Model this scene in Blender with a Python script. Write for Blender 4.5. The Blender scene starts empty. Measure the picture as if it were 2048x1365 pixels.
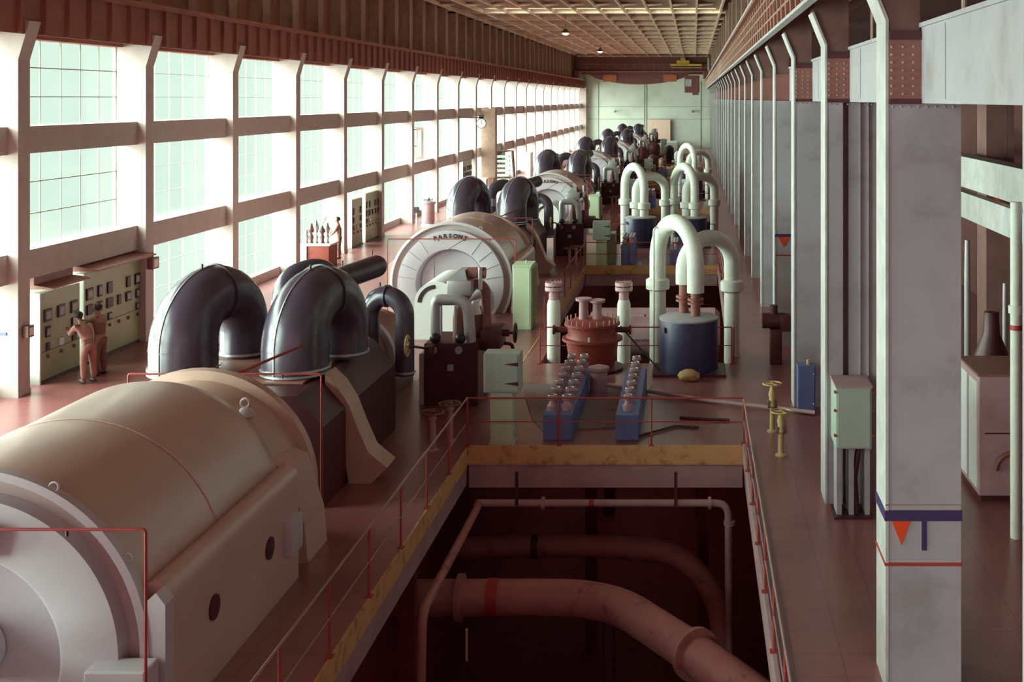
import bpy, bmesh, math, random
from mathutils import Vector, Matrix
R = random.Random(7)
PI = math.pi
SC = bpy.context.scene
COL = SC.collection

# ------------------------------------------------------------------ camera (origin on the axis of view, eye 6.8 m above the floor)
F_PX, CX, CY, EYE = 2350.0, 1388.0, 198.0, 6.8
cam_d = bpy.data.cameras.new('camera'); cam = bpy.data.objects.new('camera', cam_d); COL.objects.link(cam)
cam.location = (0, 0, EYE); cam.rotation_euler = (PI/2, 0, 0)
cam_d.sensor_width = 36.0; cam_d.lens = 36.0*F_PX/2048.0
cam_d.shift_x = (1024.0-CX)/2048.0; cam_d.shift_y = (CY-682.5)/2048.0
cam_d.clip_start = 0.1; cam_d.clip_end = 500
SC.camera = cam

# ------------------------------------------------------------------ sky: pale haze, brighter around the veiled sun in the upper left behind the camera
SKY_BASE, SKY_PEAK = .73, 18.5
BACK_SKY, LOW_RED_FILL = (.60, .24, .32, 1), (.9, .22, .14, 1)  # red from below is an added fill, no known ground; rear tint reddens the shade
W = bpy.data.worlds.new('hazy_sky'); SC.world = W; W.use_nodes = True
nt = W.node_tree; nt.nodes.clear()
tc = nt.nodes.new('ShaderNodeTexCoord'); dp = nt.nodes.new('ShaderNodeVectorMath'); dp.operation = 'DOT_PRODUCT'
dp.inputs[1].default_value = Vector((-.90, -.22, .38)).normalized()
def wmap(f0, f1, t0, t1):
    m = nt.nodes.new('ShaderNodeMapRange'); m.interpolation_type = 'SMOOTHSTEP'
    for k, v in (('From Min', f0), ('From Max', f1), ('To Min', t0), ('To Max', t1)): m.inputs[k].default_value = v
    return m
def wscale(col, src):
    v = nt.nodes.new('ShaderNodeVectorMath'); v.operation = 'SCALE'; v.inputs[0].default_value = col; nt.links.new(src, v.inputs['Scale']); return v
mr = wmap(.33, 1.0, SKY_BASE, SKY_PEAK)
sep = nt.nodes.new('ShaderNodeSeparateXYZ'); back = wmap(-.95, -.80, 1, 0); low = wmap(-.55, -.24, 1, 0)
nt.links.new(tc.outputs['Generated'], dp.inputs[0]); nt.links.new(dp.outputs['Value'], mr.inputs['Value']); nt.links.new(tc.outputs['Generated'], sep.inputs[0])
nt.links.new(sep.outputs['Y'], back.inputs['Value']); nt.links.new(sep.outputs['Z'], low.inputs['Value'])
skyv = wscale((.80, .97, .86), mr.outputs['Result'])
m1 = nt.nodes.new('ShaderNodeMix'); m1.data_type = 'RGBA'; m2 = nt.nodes.new('ShaderNodeMix'); m2.data_type = 'RGBA'
nt.links.new(back.outputs['Result'], m1.inputs['Factor']); nt.links.new(skyv.outputs[0], m1.inputs['A']); m1.inputs['B'].default_value = BACK_SKY
nt.links.new(low.outputs['Result'], m2.inputs['Factor']); nt.links.new(m1.outputs['Result'], m2.inputs['A']); m2.inputs['B'].default_value = LOW_RED_FILL
bg = nt.nodes.new('ShaderNodeBackground'); nt.links.new(m2.outputs['Result'], bg.inputs['Color'])
wo = nt.nodes.new('ShaderNodeOutputWorld'); nt.links.new(bg.outputs[0], wo.inputs[0])
W.cycles.sampling_method = 'MANUAL'; W.cycles.sample_map_resolution = 512

def portal(name, loc, rot, sx, sy):
    l = bpy.data.lights.new(name, 'AREA'); l.shape = 'RECTANGLE'; l.size = sx; l.size_y = sy
    l.cycles.is_portal = True
    o = bpy.data.objects.new(name, l); COL.objects.link(o); o.location = loc; o.rotation_euler = rot
portal('window_wall_portal', (-16.45, 84.5, 4.3), (0, -PI/2, 0), 8.0, 159)   # light enters along +X
portal('open_end_portal', (-3.2, -11.9, 6.4), (PI/2, 0, 0), 26, 12)          # and from the open end behind the camera
# roof lamps of the hall (two small glowing ones are seen in the photograph)
SC.view_settings.view_transform = 'Standard'; SC.view_settings.look = 'None'
SC.view_settings.gamma = 1.0; SC.view_settings.use_curve_mapping = False
SC.view_settings.exposure = 0.52
SC.cycles.max_bounces = 7; SC.cycles.diffuse_bounces = 5; SC.cycles.glossy_bounces = 3
SC.cycles.transparent_max_bounces = 12; SC.cycles.caustics_reflective = False; SC.cycles.caustics_refractive = False
SC.cycles.sample_clamp_indirect = 6.0

# ------------------------------------------------------------------ materials
def mat(name, col, rough=.6, metal=0.0, var=.18, scale=3.0, bump=0.0, emit=0.0, ecol=None, stain=None, stain_amt=.5, spec=.5):
    m = bpy.data.materials.new(name); m.use_nodes = True; n = m.node_tree; b = n.nodes['Principled BSDF']
    b.inputs['Roughness'].default_value = rough; b.inputs['Metallic'].default_value = metal
    b.inputs['Specular IOR Level'].default_value = spec
    if emit:
        b.inputs['Emission Color'].default_value = (*(ecol or col), 1); b.inputs['Emission Strength'].default_value = emit
    t = n.nodes.new('ShaderNodeTexCoord'); no = n.nodes.new('ShaderNodeTexNoise')
    no.inputs['Scale'].default_value = scale; no.inputs['Detail'].default_value = 6; no.inputs['Roughness'].default_value = .6
    n.links.new(t.outputs['Object'], no.inputs['Vector'])
    cr = n.nodes.new('ShaderNodeValToRGB'); n.links.new(no.outputs['Fac'], cr.inputs['Fac'])
    d = stain if stain else tuple(c*(1-var) for c in col)
    l = tuple(min(1, c*(1+var*.6)) for c in col)
    cr.color_ramp.elements[0].position = .32 if not stain else .30; cr.color_ramp.elements[0].color = (*d, 1)
    cr.color_ramp.elements[1].position = .68; cr.color_ramp.elements[1].color = (*l, 1)
    if stain:
        e = cr.color_ramp.elements.new(.30+.25*stain_amt); e.color = (*col, 1)
    n.links.new(cr.outputs['Color'], b.inputs['Base Color'])
    if bump:
        bp = n.nodes.new('ShaderNodeBump'); bp.inputs['Strength'].default_value = bump; bp.inputs['Distance'].default_value = .02
        n2 = n.nodes.new('ShaderNodeTexNoise'); n2.inputs['Scale'].default_value = scale*8; n2.inputs['Detail'].default_value = 4
        n.links.new(t.outputs['Object'], n2.inputs['Vector']); n.links.new(n2.outputs['Fac'], bp.inputs['Height'])
        n.links.new(bp.outputs['Normal'], b.inputs['Normal'])
    return m
M = {}
M['steel_left'] = mat('painted_steel_cream', (.52, .43, .41), .6, var=.08)
M['steel_right'] = mat('painted_steel_grey', (.40, .37, .40), .55, scale=1.2, stain=(.31, .265, .275), stain_amt=.7)
M['girder'] = mat('brown_girder_paint', (.30, .105, .08), .6, scale=1.0)
M['girder_light'] = mat('pale_paint_with_lit_edges', (.56, .54, .53), .5)
M['upper_wall'] = mat('brown_wall_sheet', (.34, .14, .095), .7, scale=.6, stain=(.20, .07, .05), stain_amt=.6)
M['pilaster'] = mat('tan_pilaster_paint', (.40, .25, .19), .7)
M['ceiling'] = mat('tan_roof_sheet_with_shade', (.34, .215, .15), .8, scale=.4)  # darkened so the shade between the ribs sits in the colour
M['roof_beam'] = mat('cream_roof_beam_with_light', (.95, .76, .58), .7)  # brightened so the light on beams and ribs sits in the colour
M['end_wall'] = mat('pale_green_wall_paint', (.54, .55, .49), .7, scale=.25, stain=(.45, .44, .385), stain_amt=.7)
M['end_line'] = mat('brown_green_duct_paint', (.30, .30, .24), .7)
M['mullion'] = mat('mullion_paled_by_glare', (.62, .66, .62), .5)  # bars made pale: the window glare over them is put into the colour
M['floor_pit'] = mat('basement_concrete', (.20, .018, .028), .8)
M['beam_grey'] = mat('mauve_grey_beam_paint', (.48, .29, .31), .6, scale=2)
M['kerb'] = mat('worn_yellow_kerb_paint', (.66, .37, .16), .7, scale=4, stain=(.36, .15, .08), stain_amt=.6)
M['gen_body'] = mat('cream_machine_enamel', (.62, .43, .385), .28, scale=.8, var=.08, spec=.9)
M['gen_face'] = mat('pale_grey_machine_enamel', (.60, .55, .60), .40, scale=.8, var=.06)
M['gen_groove'] = mat('grey_panel_gap', (.34, .37, .40), .6)
M['gen_band'] = mat('recess_enamel_with_shade', (.50, .40, .39), .5, var=.08)  # face enamel turned tan, carrying the shade of the recess
M['duct_black'] = mat('black_gloss_duct_cladding', (.075, .055, .085), .27, scale=2, var=.25, spec=.8)
M['duct_band'] = mat('bright_duct_strap', (.62, .62, .64), .3, metal=.7)
M['casing_dark'] = mat('dark_maroon_casing', (.075, .014, .020), .45)
M['casing_brown'] = mat('brown_casing_enamel', (.30, .12, .10), .45)
M['cover_tan'] = mat('tan_cover_enamel', (.58, .38, .31), .45, var=.1)
M['red_rail'] = mat('red_rail_paint', (.38, .05, .045), .5)
M['rail_light'] = mat('worn_steel_rail', (.42, .29, .29), .4, metal=.3)
M['pipe_pale'] = mat('pale_green_lagging', (.70, .71, .64), .65, scale=6, bump=.35, var=.08)
M['pipe_rust'] = mat('rust_red_steel', (.28, .10, .08), .6, scale=6, stain=(.18, .06, .05))
M['pipe_pit'] = mat('mauve_pipe_lagging', (.44, .17, .16), .6, scale=2, bump=.2, stain=(.24, .07, .07))
M['pipe_white'] = mat('dusty_white_pipe_paint', (.50, .33, .33), .5, scale=4)
M['tank_blue'] = mat('navy_tank_enamel', (.032, .028, .085), .4)
M['tank_top'] = mat('grey_tank_lid_enamel', (.42, .40, .42), .5)
M['vessel_red'] = mat('red_oxide_vessel', (.27, .045, .032), .55, scale=4, stain=(.13, .03, .025))
M['blue_box'] = mat('blue_enamel', (.12, .15, .33), .45)
M['grey_green'] = mat('grey_green_cabinet_enamel', (.42, .50, .44), .45, var=.06)
M['green_cab'] = mat('pale_green_cabinet_enamel', (.55, .66, .45), .45, var=.06)
M['panel_green'] = mat('olive_green_panel_enamel', (.34, .36, .22), .3, var=.1)
M['dark'] = mat('black_instrument_enamel', (.03, .02, .025), .4)
M['dark_red'] = mat('dark_red_iron', (.09, .02, .022), .5)
M['yellow'] = mat('dull_yellow_valve_paint', (.58, .44, .20), .5, scale=8)
M['wheel_brown'] = mat('brown_handwheel_iron', (.2, .1, .07), .45)
M['chrome'] = mat('bright_steel', (.70, .72, .72), .2, metal=.9, var=.05)
M['pipe_grey'] = mat('grey_metallic_lagging', (.50, .49, .50), .4, metal=.3, var=.1)
M['sack'] = mat('tan_sack_cloth', (.55, .36, .16), .9, scale=10, bump=.6)
M['navy'] = mat('navy_marking_paint', (.05, .03, .11), .5, var=.05)
M['orange'] = mat('orange_marking_paint', (.80, .07, .012), .5, var=.05)
M['red_mark'] = mat('red_marking_paint', (.42, .045, .035), .5, var=.05)
M['white'] = mat('white_enamel', (.78, .80, .78), .4, var=.04)
M['pink'] = mat('pink_sheet', (.72, .46, .40), .7, var=.05)
M['crane_yellow'] = mat('crane_yellow_paint', (.62, .42, .08), .5)
M['crane_brown'] = mat('crane_brown_paint', (.17, .06, .05), .6)
M['crane_orange'] = mat('crane_orange_panel', (.42, .13, .06), .6)
M['lamp'] = mat('warm_lamp_glass', (1, .9, .55), .4, emit=6, ecol=(1, .85, .45))
M['skin'] = mat('skin', (.30, .15, .10), .6, var=.05)
M['cloth_tan'] = mat('tan_work_cloth', (.36, .17, .14), .9, scale=8, var=.15)
M['cloth_brown'] = mat('brown_work_cloth', (.20, .10, .08), .9, scale=8, var=.15)
M['hair'] = mat('black_hair', (.015, .01, .01), .6)
M['shoe'] = mat('dark_shoe_leather', (.05, .02, .02), .5)
M['paper'] = mat('white_paper', (.85, .86, .84), .8, var=.02)
M['clock_face'] = mat('clock_face_enamel', (.6, .62, .6), .5, var=.05)
M['wood'] = mat('brown_wood', (.25, .10, .05), .6)
M['concrete'] = mat('grey_concrete_plinth', (.30, .21, .20), .8, scale=3, bump=.3)

def glass():
    m = bpy.data.materials.new('clear_window_glass'); m.use_nodes = True; n = m.node_tree; n.nodes.clear()
    a = n.nodes.new('ShaderNodeBsdfTransparent'); a.inputs[0].default_value = (.96, .99, .97, 1)
    g = n.nodes.new('ShaderNodeBsdfGlossy'); g.inputs['Roughness'].default_value = .1
    x = n.nodes.new('ShaderNodeMixShader'); x.inputs[0].default_value = .05; o = n.nodes.new('ShaderNodeOutputMaterial')
    n.links.new(a.outputs[0], x.inputs[1]); n.links.new(g.outputs[0], x.inputs[2]); n.links.new(x.outputs[0], o.inputs[0])
    return m
M['glass'] = glass()
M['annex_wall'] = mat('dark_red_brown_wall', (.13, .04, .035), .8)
M['upper_shaft'] = mat('brown_upper_shaft_paint', (.24, .12, .105), .6)

def floor_mat():
    m = mat('red_brown_floor_tiles', (.28, .092, .092), .30, scale=.5, stain=(.19, .048, .05), stain_amt=.7, spec=1.0)
    n = m.node_tree; b = n.nodes['Principled BSDF']; cr = [x for x in n.nodes if x.type == 'VALTORGB'][0]
    t = [x for x in n.nodes if x.type == 'TEX_COORD'][0]
    br = n.nodes.new('ShaderNodeTexBrick'); br.offset = 0; br.inputs['Scale'].default_value = 1.0
    br.inputs['Brick Width'].default_value = .6; br.inputs['Row Height'].default_value = .6; br.inputs['Mortar Size'].default_value = .008
    br.inputs['Color1'].default_value = (1, 1, 1, 1); br.inputs['Color2'].default_value = (.93, .93, .93, 1); br.inputs['Mortar'].default_value = (.6, .55, .55, 1)
    mx = n.nodes.new('ShaderNodeMix'); mx.data_type = 'RGBA'; mx.blend_type = 'MULTIPLY'; mx.inputs['Factor'].default_value = 1
    n.links.new(t.outputs['Object'], br.inputs['Vector']); n.links.new(cr.outputs['Color'], mx.inputs['A']); n.links.new(br.outputs['Color'], mx.inputs['B'])
    n.links.new(mx.outputs['Result'], b.inputs['Base Color'])
    return m
M['floor'] = floor_mat()

# ------------------------------------------------------------------ helpers
def frame_of(d):
    d = Vector(d).normalized(); a = Vector((0, 0, 1)) if abs(d.z) < .9 else Vector((1, 0, 0))
    u = d.cross(a).normalized(); return u, d.cross(u).normalized()
class MB:
    def __init__(s): s.bm = bmesh.new()
    def box(s, x0, x1, y0, y1, z0, z1, bev=0):
        vs = [s.bm.verts.new((x, y, z)) for x in (x0, x1) for y in (y0, y1) for z in (z0, z1)]
        fs = [s.bm.faces.new([vs[i] for i in q]) for q in ((0, 1, 3, 2), (4, 6, 7, 5), (0, 4, 5, 1), (2, 3, 7, 6), (0, 2, 6, 4), (1, 5, 7, 3))]
        if bev:
            es = list({e for f in fs for e in f.edges})
            bmesh.ops.bevel(s.bm, geom=es, offset=bev, segments=2, affect='EDGES', profile=.5)
        return s
    def prism(s, pts, axis, a0, a1):
        def P(p, a):
            return {'x': (a, p[0], p[1]), 'y': (p[0], a, p[1]), 'z': (p[0], p[1], a)}[axis]
        A = [s.bm.verts.new(P(p, a0)) for p in pts]; B = [s.bm.verts.new(P(p, a1)) for p in pts]
        s.bm.faces.new(A); s.bm.faces.new(B[::-1]); n = len(pts)
        for i in range(n): s.bm.faces.new((A[i], B[i], B[(i+1) % n], A[(i+1) % n]))
        return s
    def tube(s, path, r, seg=16, caps=True, closed=False):
        path = [Vector(p) for p in path]; n = len(path); rs = r if isinstance(r, (list, tuple)) else [r]*n
        def dirn(i):
            if closed: return (path[(i+1) % n]-path[i-1]).normalized()
            a = path[max(i-1, 0)]; b = path[min(i+1, n-1)]; return (b-a).normalized()
        u, v = frame_of(dirn(0)); rings = []
        for i in range(n):
            d = dirn(i); u = (u-d*u.dot(d)).normalized(); v = d.cross(u)
            rings.append([s.bm.verts.new(path[i]+(u*math.cos(2*PI*k/seg)+v*math.sin(2*PI*k/seg))*rs[i]) for k in range(seg)])
        m = n if closed else n-1
        for i in range(m):
            a, b = rings[i], rings[(i+1) % n]
            for k in range(seg): s.bm.faces.new((a[k], a[(k+1) % seg], b[(k+1) % seg], b[k]))
        if caps and not closed:
            s.bm.faces.new(rings[0][::-1]); s.bm.faces.new(rings[-1])
        return s
    def cyl(s, p0, p1, r0, r1=None, seg=20): return s.tube([p0, p1], [r0, r1 if r1 is not None else r0], seg)
    def lathe(s, prof, c, axis='z', seg=32, a0=0, a1=2*PI, cap=True):
        """prof: (radius, height) pairs; axis z or y"""
        full = abs(a1-a0-2*PI) < 1e-6; k = seg if full else seg+1; rings = []
        for r, h in prof:
            ring = []
            for i in range(k):
                a = a0+(a1-a0)*i/seg
                if axis == 'z': p = (c[0]+r*math.cos(a), c[1]+r*math.sin(a), c[2]+h)
                elif axis == 'y': p = (c[0]+r*math.cos(a), c[1]+h, c[2]+r*math.sin(a))
                else: p = (c[0]+h, c[1]+r*math.cos(a), c[2]+r*math.sin(a))
                ring.append(s.bm.verts.new(p))
            rings.append(ring)
        for a, b in zip(rings, rings[1:]):
            for i in range(seg):
                j = (i+1) % k; s.bm.faces.new((a[i], a[j], b[j], b[i]))
        for q, ring in ((0, rings[0]), (-1, rings[-1])):
            if full and cap and prof[q][0] > 1e-4: s.bm.faces.new(ring)
        return s
    def torus(s, c, r, rr, axis='z', seg=24, ms=8, a0=0, a1=2*PI):
        u, v = {'z': ((1, 0, 0), (0, 1, 0)), 'y': ((1, 0, 0), (0, 0, 1)), 'x': ((0, 1, 0), (0, 0, 1))}[axis]
        u, v, c = Vector(u), Vector(v), Vector(c); full = abs(a1-a0-2*PI) < 1e-6
        return s.tube([c+u*r*math.cos(a0+(a1-a0)*i/seg)+v*r*math.sin(a0+(a1-a0)*i/seg) for i in range(seg if full else seg+1)], rr, ms, closed=full)
    def ball(s, c, rx, ry=None, rz=None, seg=16):
        ry = ry or rx; rz = rz or rx
        g = bmesh.ops.create_uvsphere(s.bm, u_segments=seg, v_segments=max(6, seg//2), radius=1)
        bmesh.ops.transform(s.bm, matrix=Matrix.Translation(c) @ Matrix.Diagonal((rx, ry, rz, 1)), verts=g['verts']); return s
    def wheel(s, c, r, axis='z', rr=.018, spokes=5):
        s.torus(c, r, rr, axis)
        c = Vector(c); u, v = {'z': ((1, 0, 0), (0, 1, 0)), 'y': ((1, 0, 0), (0, 0, 1)), 'x': ((0, 1, 0), (0, 0, 1))}[axis]; u, v = Vector(u), Vector(v)
        for i in range(spokes):
            a = 2*PI*i/spokes+.3; s.tube([c, c+(u*math.cos(a)+v*math.sin(a))*r], rr*.7, 6)
        w = u.cross(v); s.tube([c-w*rr*1.5, c+w*rr*1.5], rr*2.2, 10); return s
    def build(s, name, m, parent=None, smooth=35):
        bmesh.ops.recalc_face_normals(s.bm, faces=s.bm.faces)
        if parent is not None:
            off = parent_loc(parent); bmesh.ops.translate(s.bm, vec=-off, verts=s.bm.verts)
        me = bpy.data.meshes.new(name); s.bm.to_mesh(me); s.bm.free()
        me.materials.append(m if not isinstance(m, str) else M[m])
        if smooth:
            me.polygons.foreach_set('use_smooth', [True]*len(me.polygons)); me.set_sharp_from_angle(angle=math.radians(smooth))
        o = bpy.data.objects.new(name, me); COL.objects.link(o)
        if parent is not None: o.parent = parent
        return o
def parent_loc(p):
    v = Vector((0, 0, 0))
    while p is not None: v += p.location; p = p.parent
    return v
def tag(o, label=None, cat=None, group=None, kind=None):
    if label: o['label'] = label
    if cat: o['category'] = cat
    if group: o['group'] = group
    if kind: o['kind'] = kind
    return o
def thing(name, loc, label, cat, group=None):
    o = bpy.data.objects.new(name, None); COL.objects.link(o); o.location = loc; o.empty_display_size = .3
    return tag(o, label, cat, group)
def structure(name, mb, m, smooth=35): return tag(mb.build(name, m, None, smooth), kind='structure')
def copy_tree(o, dx=0, dy=0, label=None):
    def rec(s, p):
        c = s.copy(); COL.objects.link(c); c.parent = p
        for ch in kids.get(s.name, []): rec(ch, c)
        return c
    kids = {}
    for q in SC.objects:
        if q.parent: kids.setdefault(q.parent.name, []).append(q)
    c = rec(o, None); c.location = o.location+Vector((dx, dy, 0))
    if label: c['label'] = label
    return c
def arc(c, r, a0, a1, n, u, v):
    c, u, v = Vector(c), Vector(u), Vector(v)
    return [c+u*r*math.cos(a0+(a1-a0)*i/n)+v*r*math.sin(a0+(a1-a0)*i/n) for i in range(n+1)]
def fillet(pts, r, n=6):
    """round the corners of a polyline"""
    pts = [Vector(p) for p in pts]; out = [pts[0]]
    for a, b, c in zip(pts, pts[1:], pts[2:]):
        d0, d1 = (a-b), (c-b); q = min(r, d0.length*.49, d1.length*.49); p0, p1 = b+d0.normalized()*q, b+d1.normalized()*q
        for i in range(n+1):
            t = i/n; out.append(p0*(1-t)**2+b*2*t*(1-t)+p1*t*t)
    out.append(pts[-1]); return out
ORD = ['nearest', 'second', 'third', 'fourth', 'fifth', 'farthest']
COUNT = ['first', 'second', 'third', 'fourth', 'fifth', 'sixth', 'seventh', 'eighth', 'ninth', 'tenth', 'eleventh', 'twelfth', 'thirteenth',
         'fourteenth', 'fifteenth', 'sixteenth', 'seventeenth', 'eighteenth', 'nineteenth', 'twentieth', 'twenty-first', 'twenty-second', 'twenty-third', 'twenty-fourth', 'twenty-fifth', 'twenty-sixth', 'twenty-seventh', 'twenty-eighth']
BAY, UNIT = 6.22, 24.88
END = 164.0
NEAR = -12.0

# ================================================================== THE HALL
# floor with the pit openings
PITS = [(5.3+UNIT*k, 23.0+UNIT*k) for k in range(6)]
PX0, PX1 = -4.43, .97
f = MB()
f.box(-16.6, PX0, NEAR, END, -.36, 0); f.box(PX1, 10.0, NEAR, END, -.36, 0)
ys = [NEAR]+[v for p in PITS for v in p]+[END]
for a, b in zip(ys[::2], ys[1::2]): f.box(PX0, PX1, a, b, -.36, 0)
for k in range(1, 6): f.box(PX0, PX0+.48, PITS[k][0], PITS[k][0]+4.5, -.36, 0)
structure('floor', f, 'floor', 0)
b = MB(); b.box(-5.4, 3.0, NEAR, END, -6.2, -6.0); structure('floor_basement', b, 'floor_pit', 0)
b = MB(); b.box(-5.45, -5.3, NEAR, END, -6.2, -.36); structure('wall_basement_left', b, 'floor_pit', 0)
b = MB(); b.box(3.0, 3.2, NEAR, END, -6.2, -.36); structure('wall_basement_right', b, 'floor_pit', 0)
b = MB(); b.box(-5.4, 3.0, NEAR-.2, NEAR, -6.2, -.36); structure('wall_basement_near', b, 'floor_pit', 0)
for k in range(6):
    y0, y1 = PITS[k]
    b = MB(); b.box(PX0-.02, PX1+.02, y1, y1+.03, -.02, .012); b.box(PX0-.02, PX1, y1-.03, y1+.002, -.355, .014); structure(f'trim_{k+1}', b, 'kerb')
    b = MB(); b.box(PX0+.02, PX1-.02, y1+.02, y1+.3, -.82, -.362)
    b.box(PX0-.3, PX0-.02, y0, y1, -.75, -.362); b.box(PX1+.02, PX1+.3, y0, y1, -.75, -.362); structure(f'trim_{k+11}', b, 'beam_grey')
    b = MB()
    b.box(PX0-.005, PX0+.02, y0, y1, -.34, .01); structure(f'trim_{k+21}', b, 'kerb')
    b = MB(); b.box(PX1-.02, PX1+.03, y0, y1, -.3, .09); structure(f'trim_{k+31}', b, 'beam_grey')

# window wall
XC, XW = -15.36, -16.2       # inner face of the columns, plane of the glass
Y0L = 26.7
left_cols = [Y0L+BAY*i for i in range(-5, 22)]
cols_vis = 0
for i, y in enumerate(left_cols):
    if y < 20 or y > END-1: continue
    c = thing('steel_column', (XC-.4, y+.24, 0), f'{COUNT[cols_vis]} tall steel column along the window wall counted from the near end', 'column', 'steel columns between the tall windows')
    cols_vis += 1
    b = MB(); b.prism([(XW-.1, 0), (XC, 0), (XC, 7.7), (XC+.26, 8.58), (XC+.02, 8.62), (XW-.1, 8.3)], 'y', y, y+.48); b.build('shaft', 'steel_left', c, 0)
    b = MB(); b.box(XC-.05, XC+.015, y-.02, y+.5, 0, .12); b.build('base_plate', 'steel_left', c, 0)
# near columns outside the frame are one structure piece so the light stays right
for n_, y in enumerate([y for y in left_cols if y < 20]):
    b = MB(); b.box(XW-.1, XC, y, y+.48, 0, 8.5); structure(f'wall_left_pier_{n_+1}', b, 'steel_left', 0)
# horizontal girts
b = MB(); b.box(-16.05, -15.6, NEAR, END, 5.52, 6.16); structure('trim_41', b, 'steel_left', 0)
b = MB(); b.box(-16.05, -15.6, NEAR, END, 2.57, 3.25); structure('trim_42', b, 'steel_left', 0)
b = MB(); b.box(-16.3, -16.0, NEAR, END, 0, .33); structure('wall_left_sill', b, 'steel_left', 0)
b = MB(); b.box(-16.4, -16.0, NEAR, END, 8.25, 12.6); structure('wall_left', b, 'upper_wall', 0)
b = MB(); b.box(-16.3, -16.1, NEAR, 5.0, .35, 8.25); structure('wall_left_light_block', b, 'upper_wall', 0)  # unseen wall added to keep window light off camera-facing sides
# windows: three rows per bay, one thing per opening
wi = 0
for i, y in enumerate(left_cols):
    ya, yb = y+.48, y+BAY
    if yb > END: yb = END
    if ya < 0: continue
    for (z0, z1) in ((.35, 2.6), (3.22, 5.55), (6.14, 8.28)):
        wi += 1
        first = abs(y-Y0L) < .1; fr = MB(); n = 6; t = .012 if first else .006
        for q in range(n+1):
            yy = ya+(yb-ya)*q/n; fr.box(XW-.015, XW+.015, yy-t, yy+t, z0, z1)
        rows = 3
        for q in range(rows+1):
            zz = z0+(z1-z0)*q/rows; fr.box(XW-.014, XW+.014, ya, yb, zz-t, zz+t)
        o = structure(f'window_{wi}', fr, 'end_line' if first else 'mullion', 0)
        g = MB(); g.box(XW-.004, XW+.004, ya, yb, z0, z1); g.build('pane', 'glass', o, 0)

# crane girders, left and right, with ledge and stiffeners
def crane_girder(n, x, sgn, m):
    g = MB(); g.box(min(x, x-sgn*.05), max(x, x-sgn*.05), NEAR, END, 8.28, 9.3)
    g.box(min(x+sgn*.22, x-sgn*.5), max(x+sgn*.22, x-sgn*.5), NEAR, END, 9.3, 9.36)
    yy = NEAR
    while yy < END:
        g.box(min(x, x+sgn*.1), max(x, x+sgn*.1), yy, yy+.08, 8.3, 9.3); yy += BAY/6
    structure(n, g, m, 0)
crane_girder('trim_43', -15.2, 1, 'girder'); crane_girder('trim_44', 1.76, -1, 'girder')
b = MB(); b.box(-15.22, -14.98, NEAR, END, 9.36, 9.44); structure('trim_45', b, 'upper_wall', 0)
b = MB(); b.box(1.66, 1.80, NEAR, END, 8.24, 8.30); structure('trim_46', b, 'girder_light', 0)
b = MB(); b.box(1.52, 1.60, NEAR, END, 9.36, 9.44); structure('trim_47', b, 'girder_light', 0)
# lattice walkway rail rows on the right hand girder
b = MB()
for zz in (8.55, 8.85, 9.1): b.box(1.655, 1.69, NEAR, END, zz-.02, zz+.02)
yy = NEAR
while yy < END: b.tube([(1.67, yy, 8.3), (1.67, yy+.6, 9.28)], .02, 6); yy += 1.04
structure('trim_48', b, 'pilaster', 0)
# upper walls with pilasters
b = MB()
for i, y in enumerate(left_cols):
    for q in (0, BAY/2): b.box(-16.02, -15.5, y+q, y+q+.7, 9.3, 12.5)
structure('trim_49', b, 'pilaster', 0)
b = MB()
RC0 = 13.5
right_cols = [RC0+BAY*i for i in range(-3, 25) if RC0+BAY*i < END-1]
for y in right_cols:
    b.box(2.05, 2.6, y, y+.6, 9.3, 12.5)
structure('trim_50', b, 'pilaster', 0)
# ceiling: ribbed coffers with one glazed roof slot
SLOT0, SLOT1 = 75.1, 76.2
c = MB()
c.box(-16.4, 10, NEAR, SLOT0, 12.62, 12.8); c.box(-16.4, 10, SLOT1, END+.2, 12.62, 12.8)
c.box(-16.4, -13.6, SLOT0, SLOT1, 12.62, 12.8); c.box(1.4, 10, SLOT0, SLOT1, 12.62, 12.8)
structure('ceiling', c, 'ceiling', 0)
b = MB()
for i in range(-1, 60):
    y = Y0L-BAY*6+BAY*.5*i
    if y > END: break
    if 61 < y < 76.2: continue
    if i % 2: continue
    b.box(-16.0, 2.6, y, y+.3, 12.38, 12.62)
structure('ceiling_cross_beams', b, 'roof_beam', 0)
b = MB()
for i in range(12):
    x = -15.4+1.55*i; b.box(x, x+.13, NEAR, END, 12.42, 12.62)
structure('ceiling_ribs', b, 'roof_beam', 0)
b = MB()
for i in range(24):
    for j in range(11):
        y = Y0L-BAY*2+BAY*i; x = -15.34+1.55*j
        if y+1.6 < END: b.prism([(x+.1, y+.25), (x+1.0, y+.25), (x+.1, y+1.5)], 'z', 12.44, 12.50)
structure('ceiling_gussets', b, 'roof_beam', 0)
b = MB(); b.box(-13.6, 1.4, SLOT0, SLOT1, 12.66, 12.68); g = structure('window_200', b, 'glass', 0)

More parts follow.
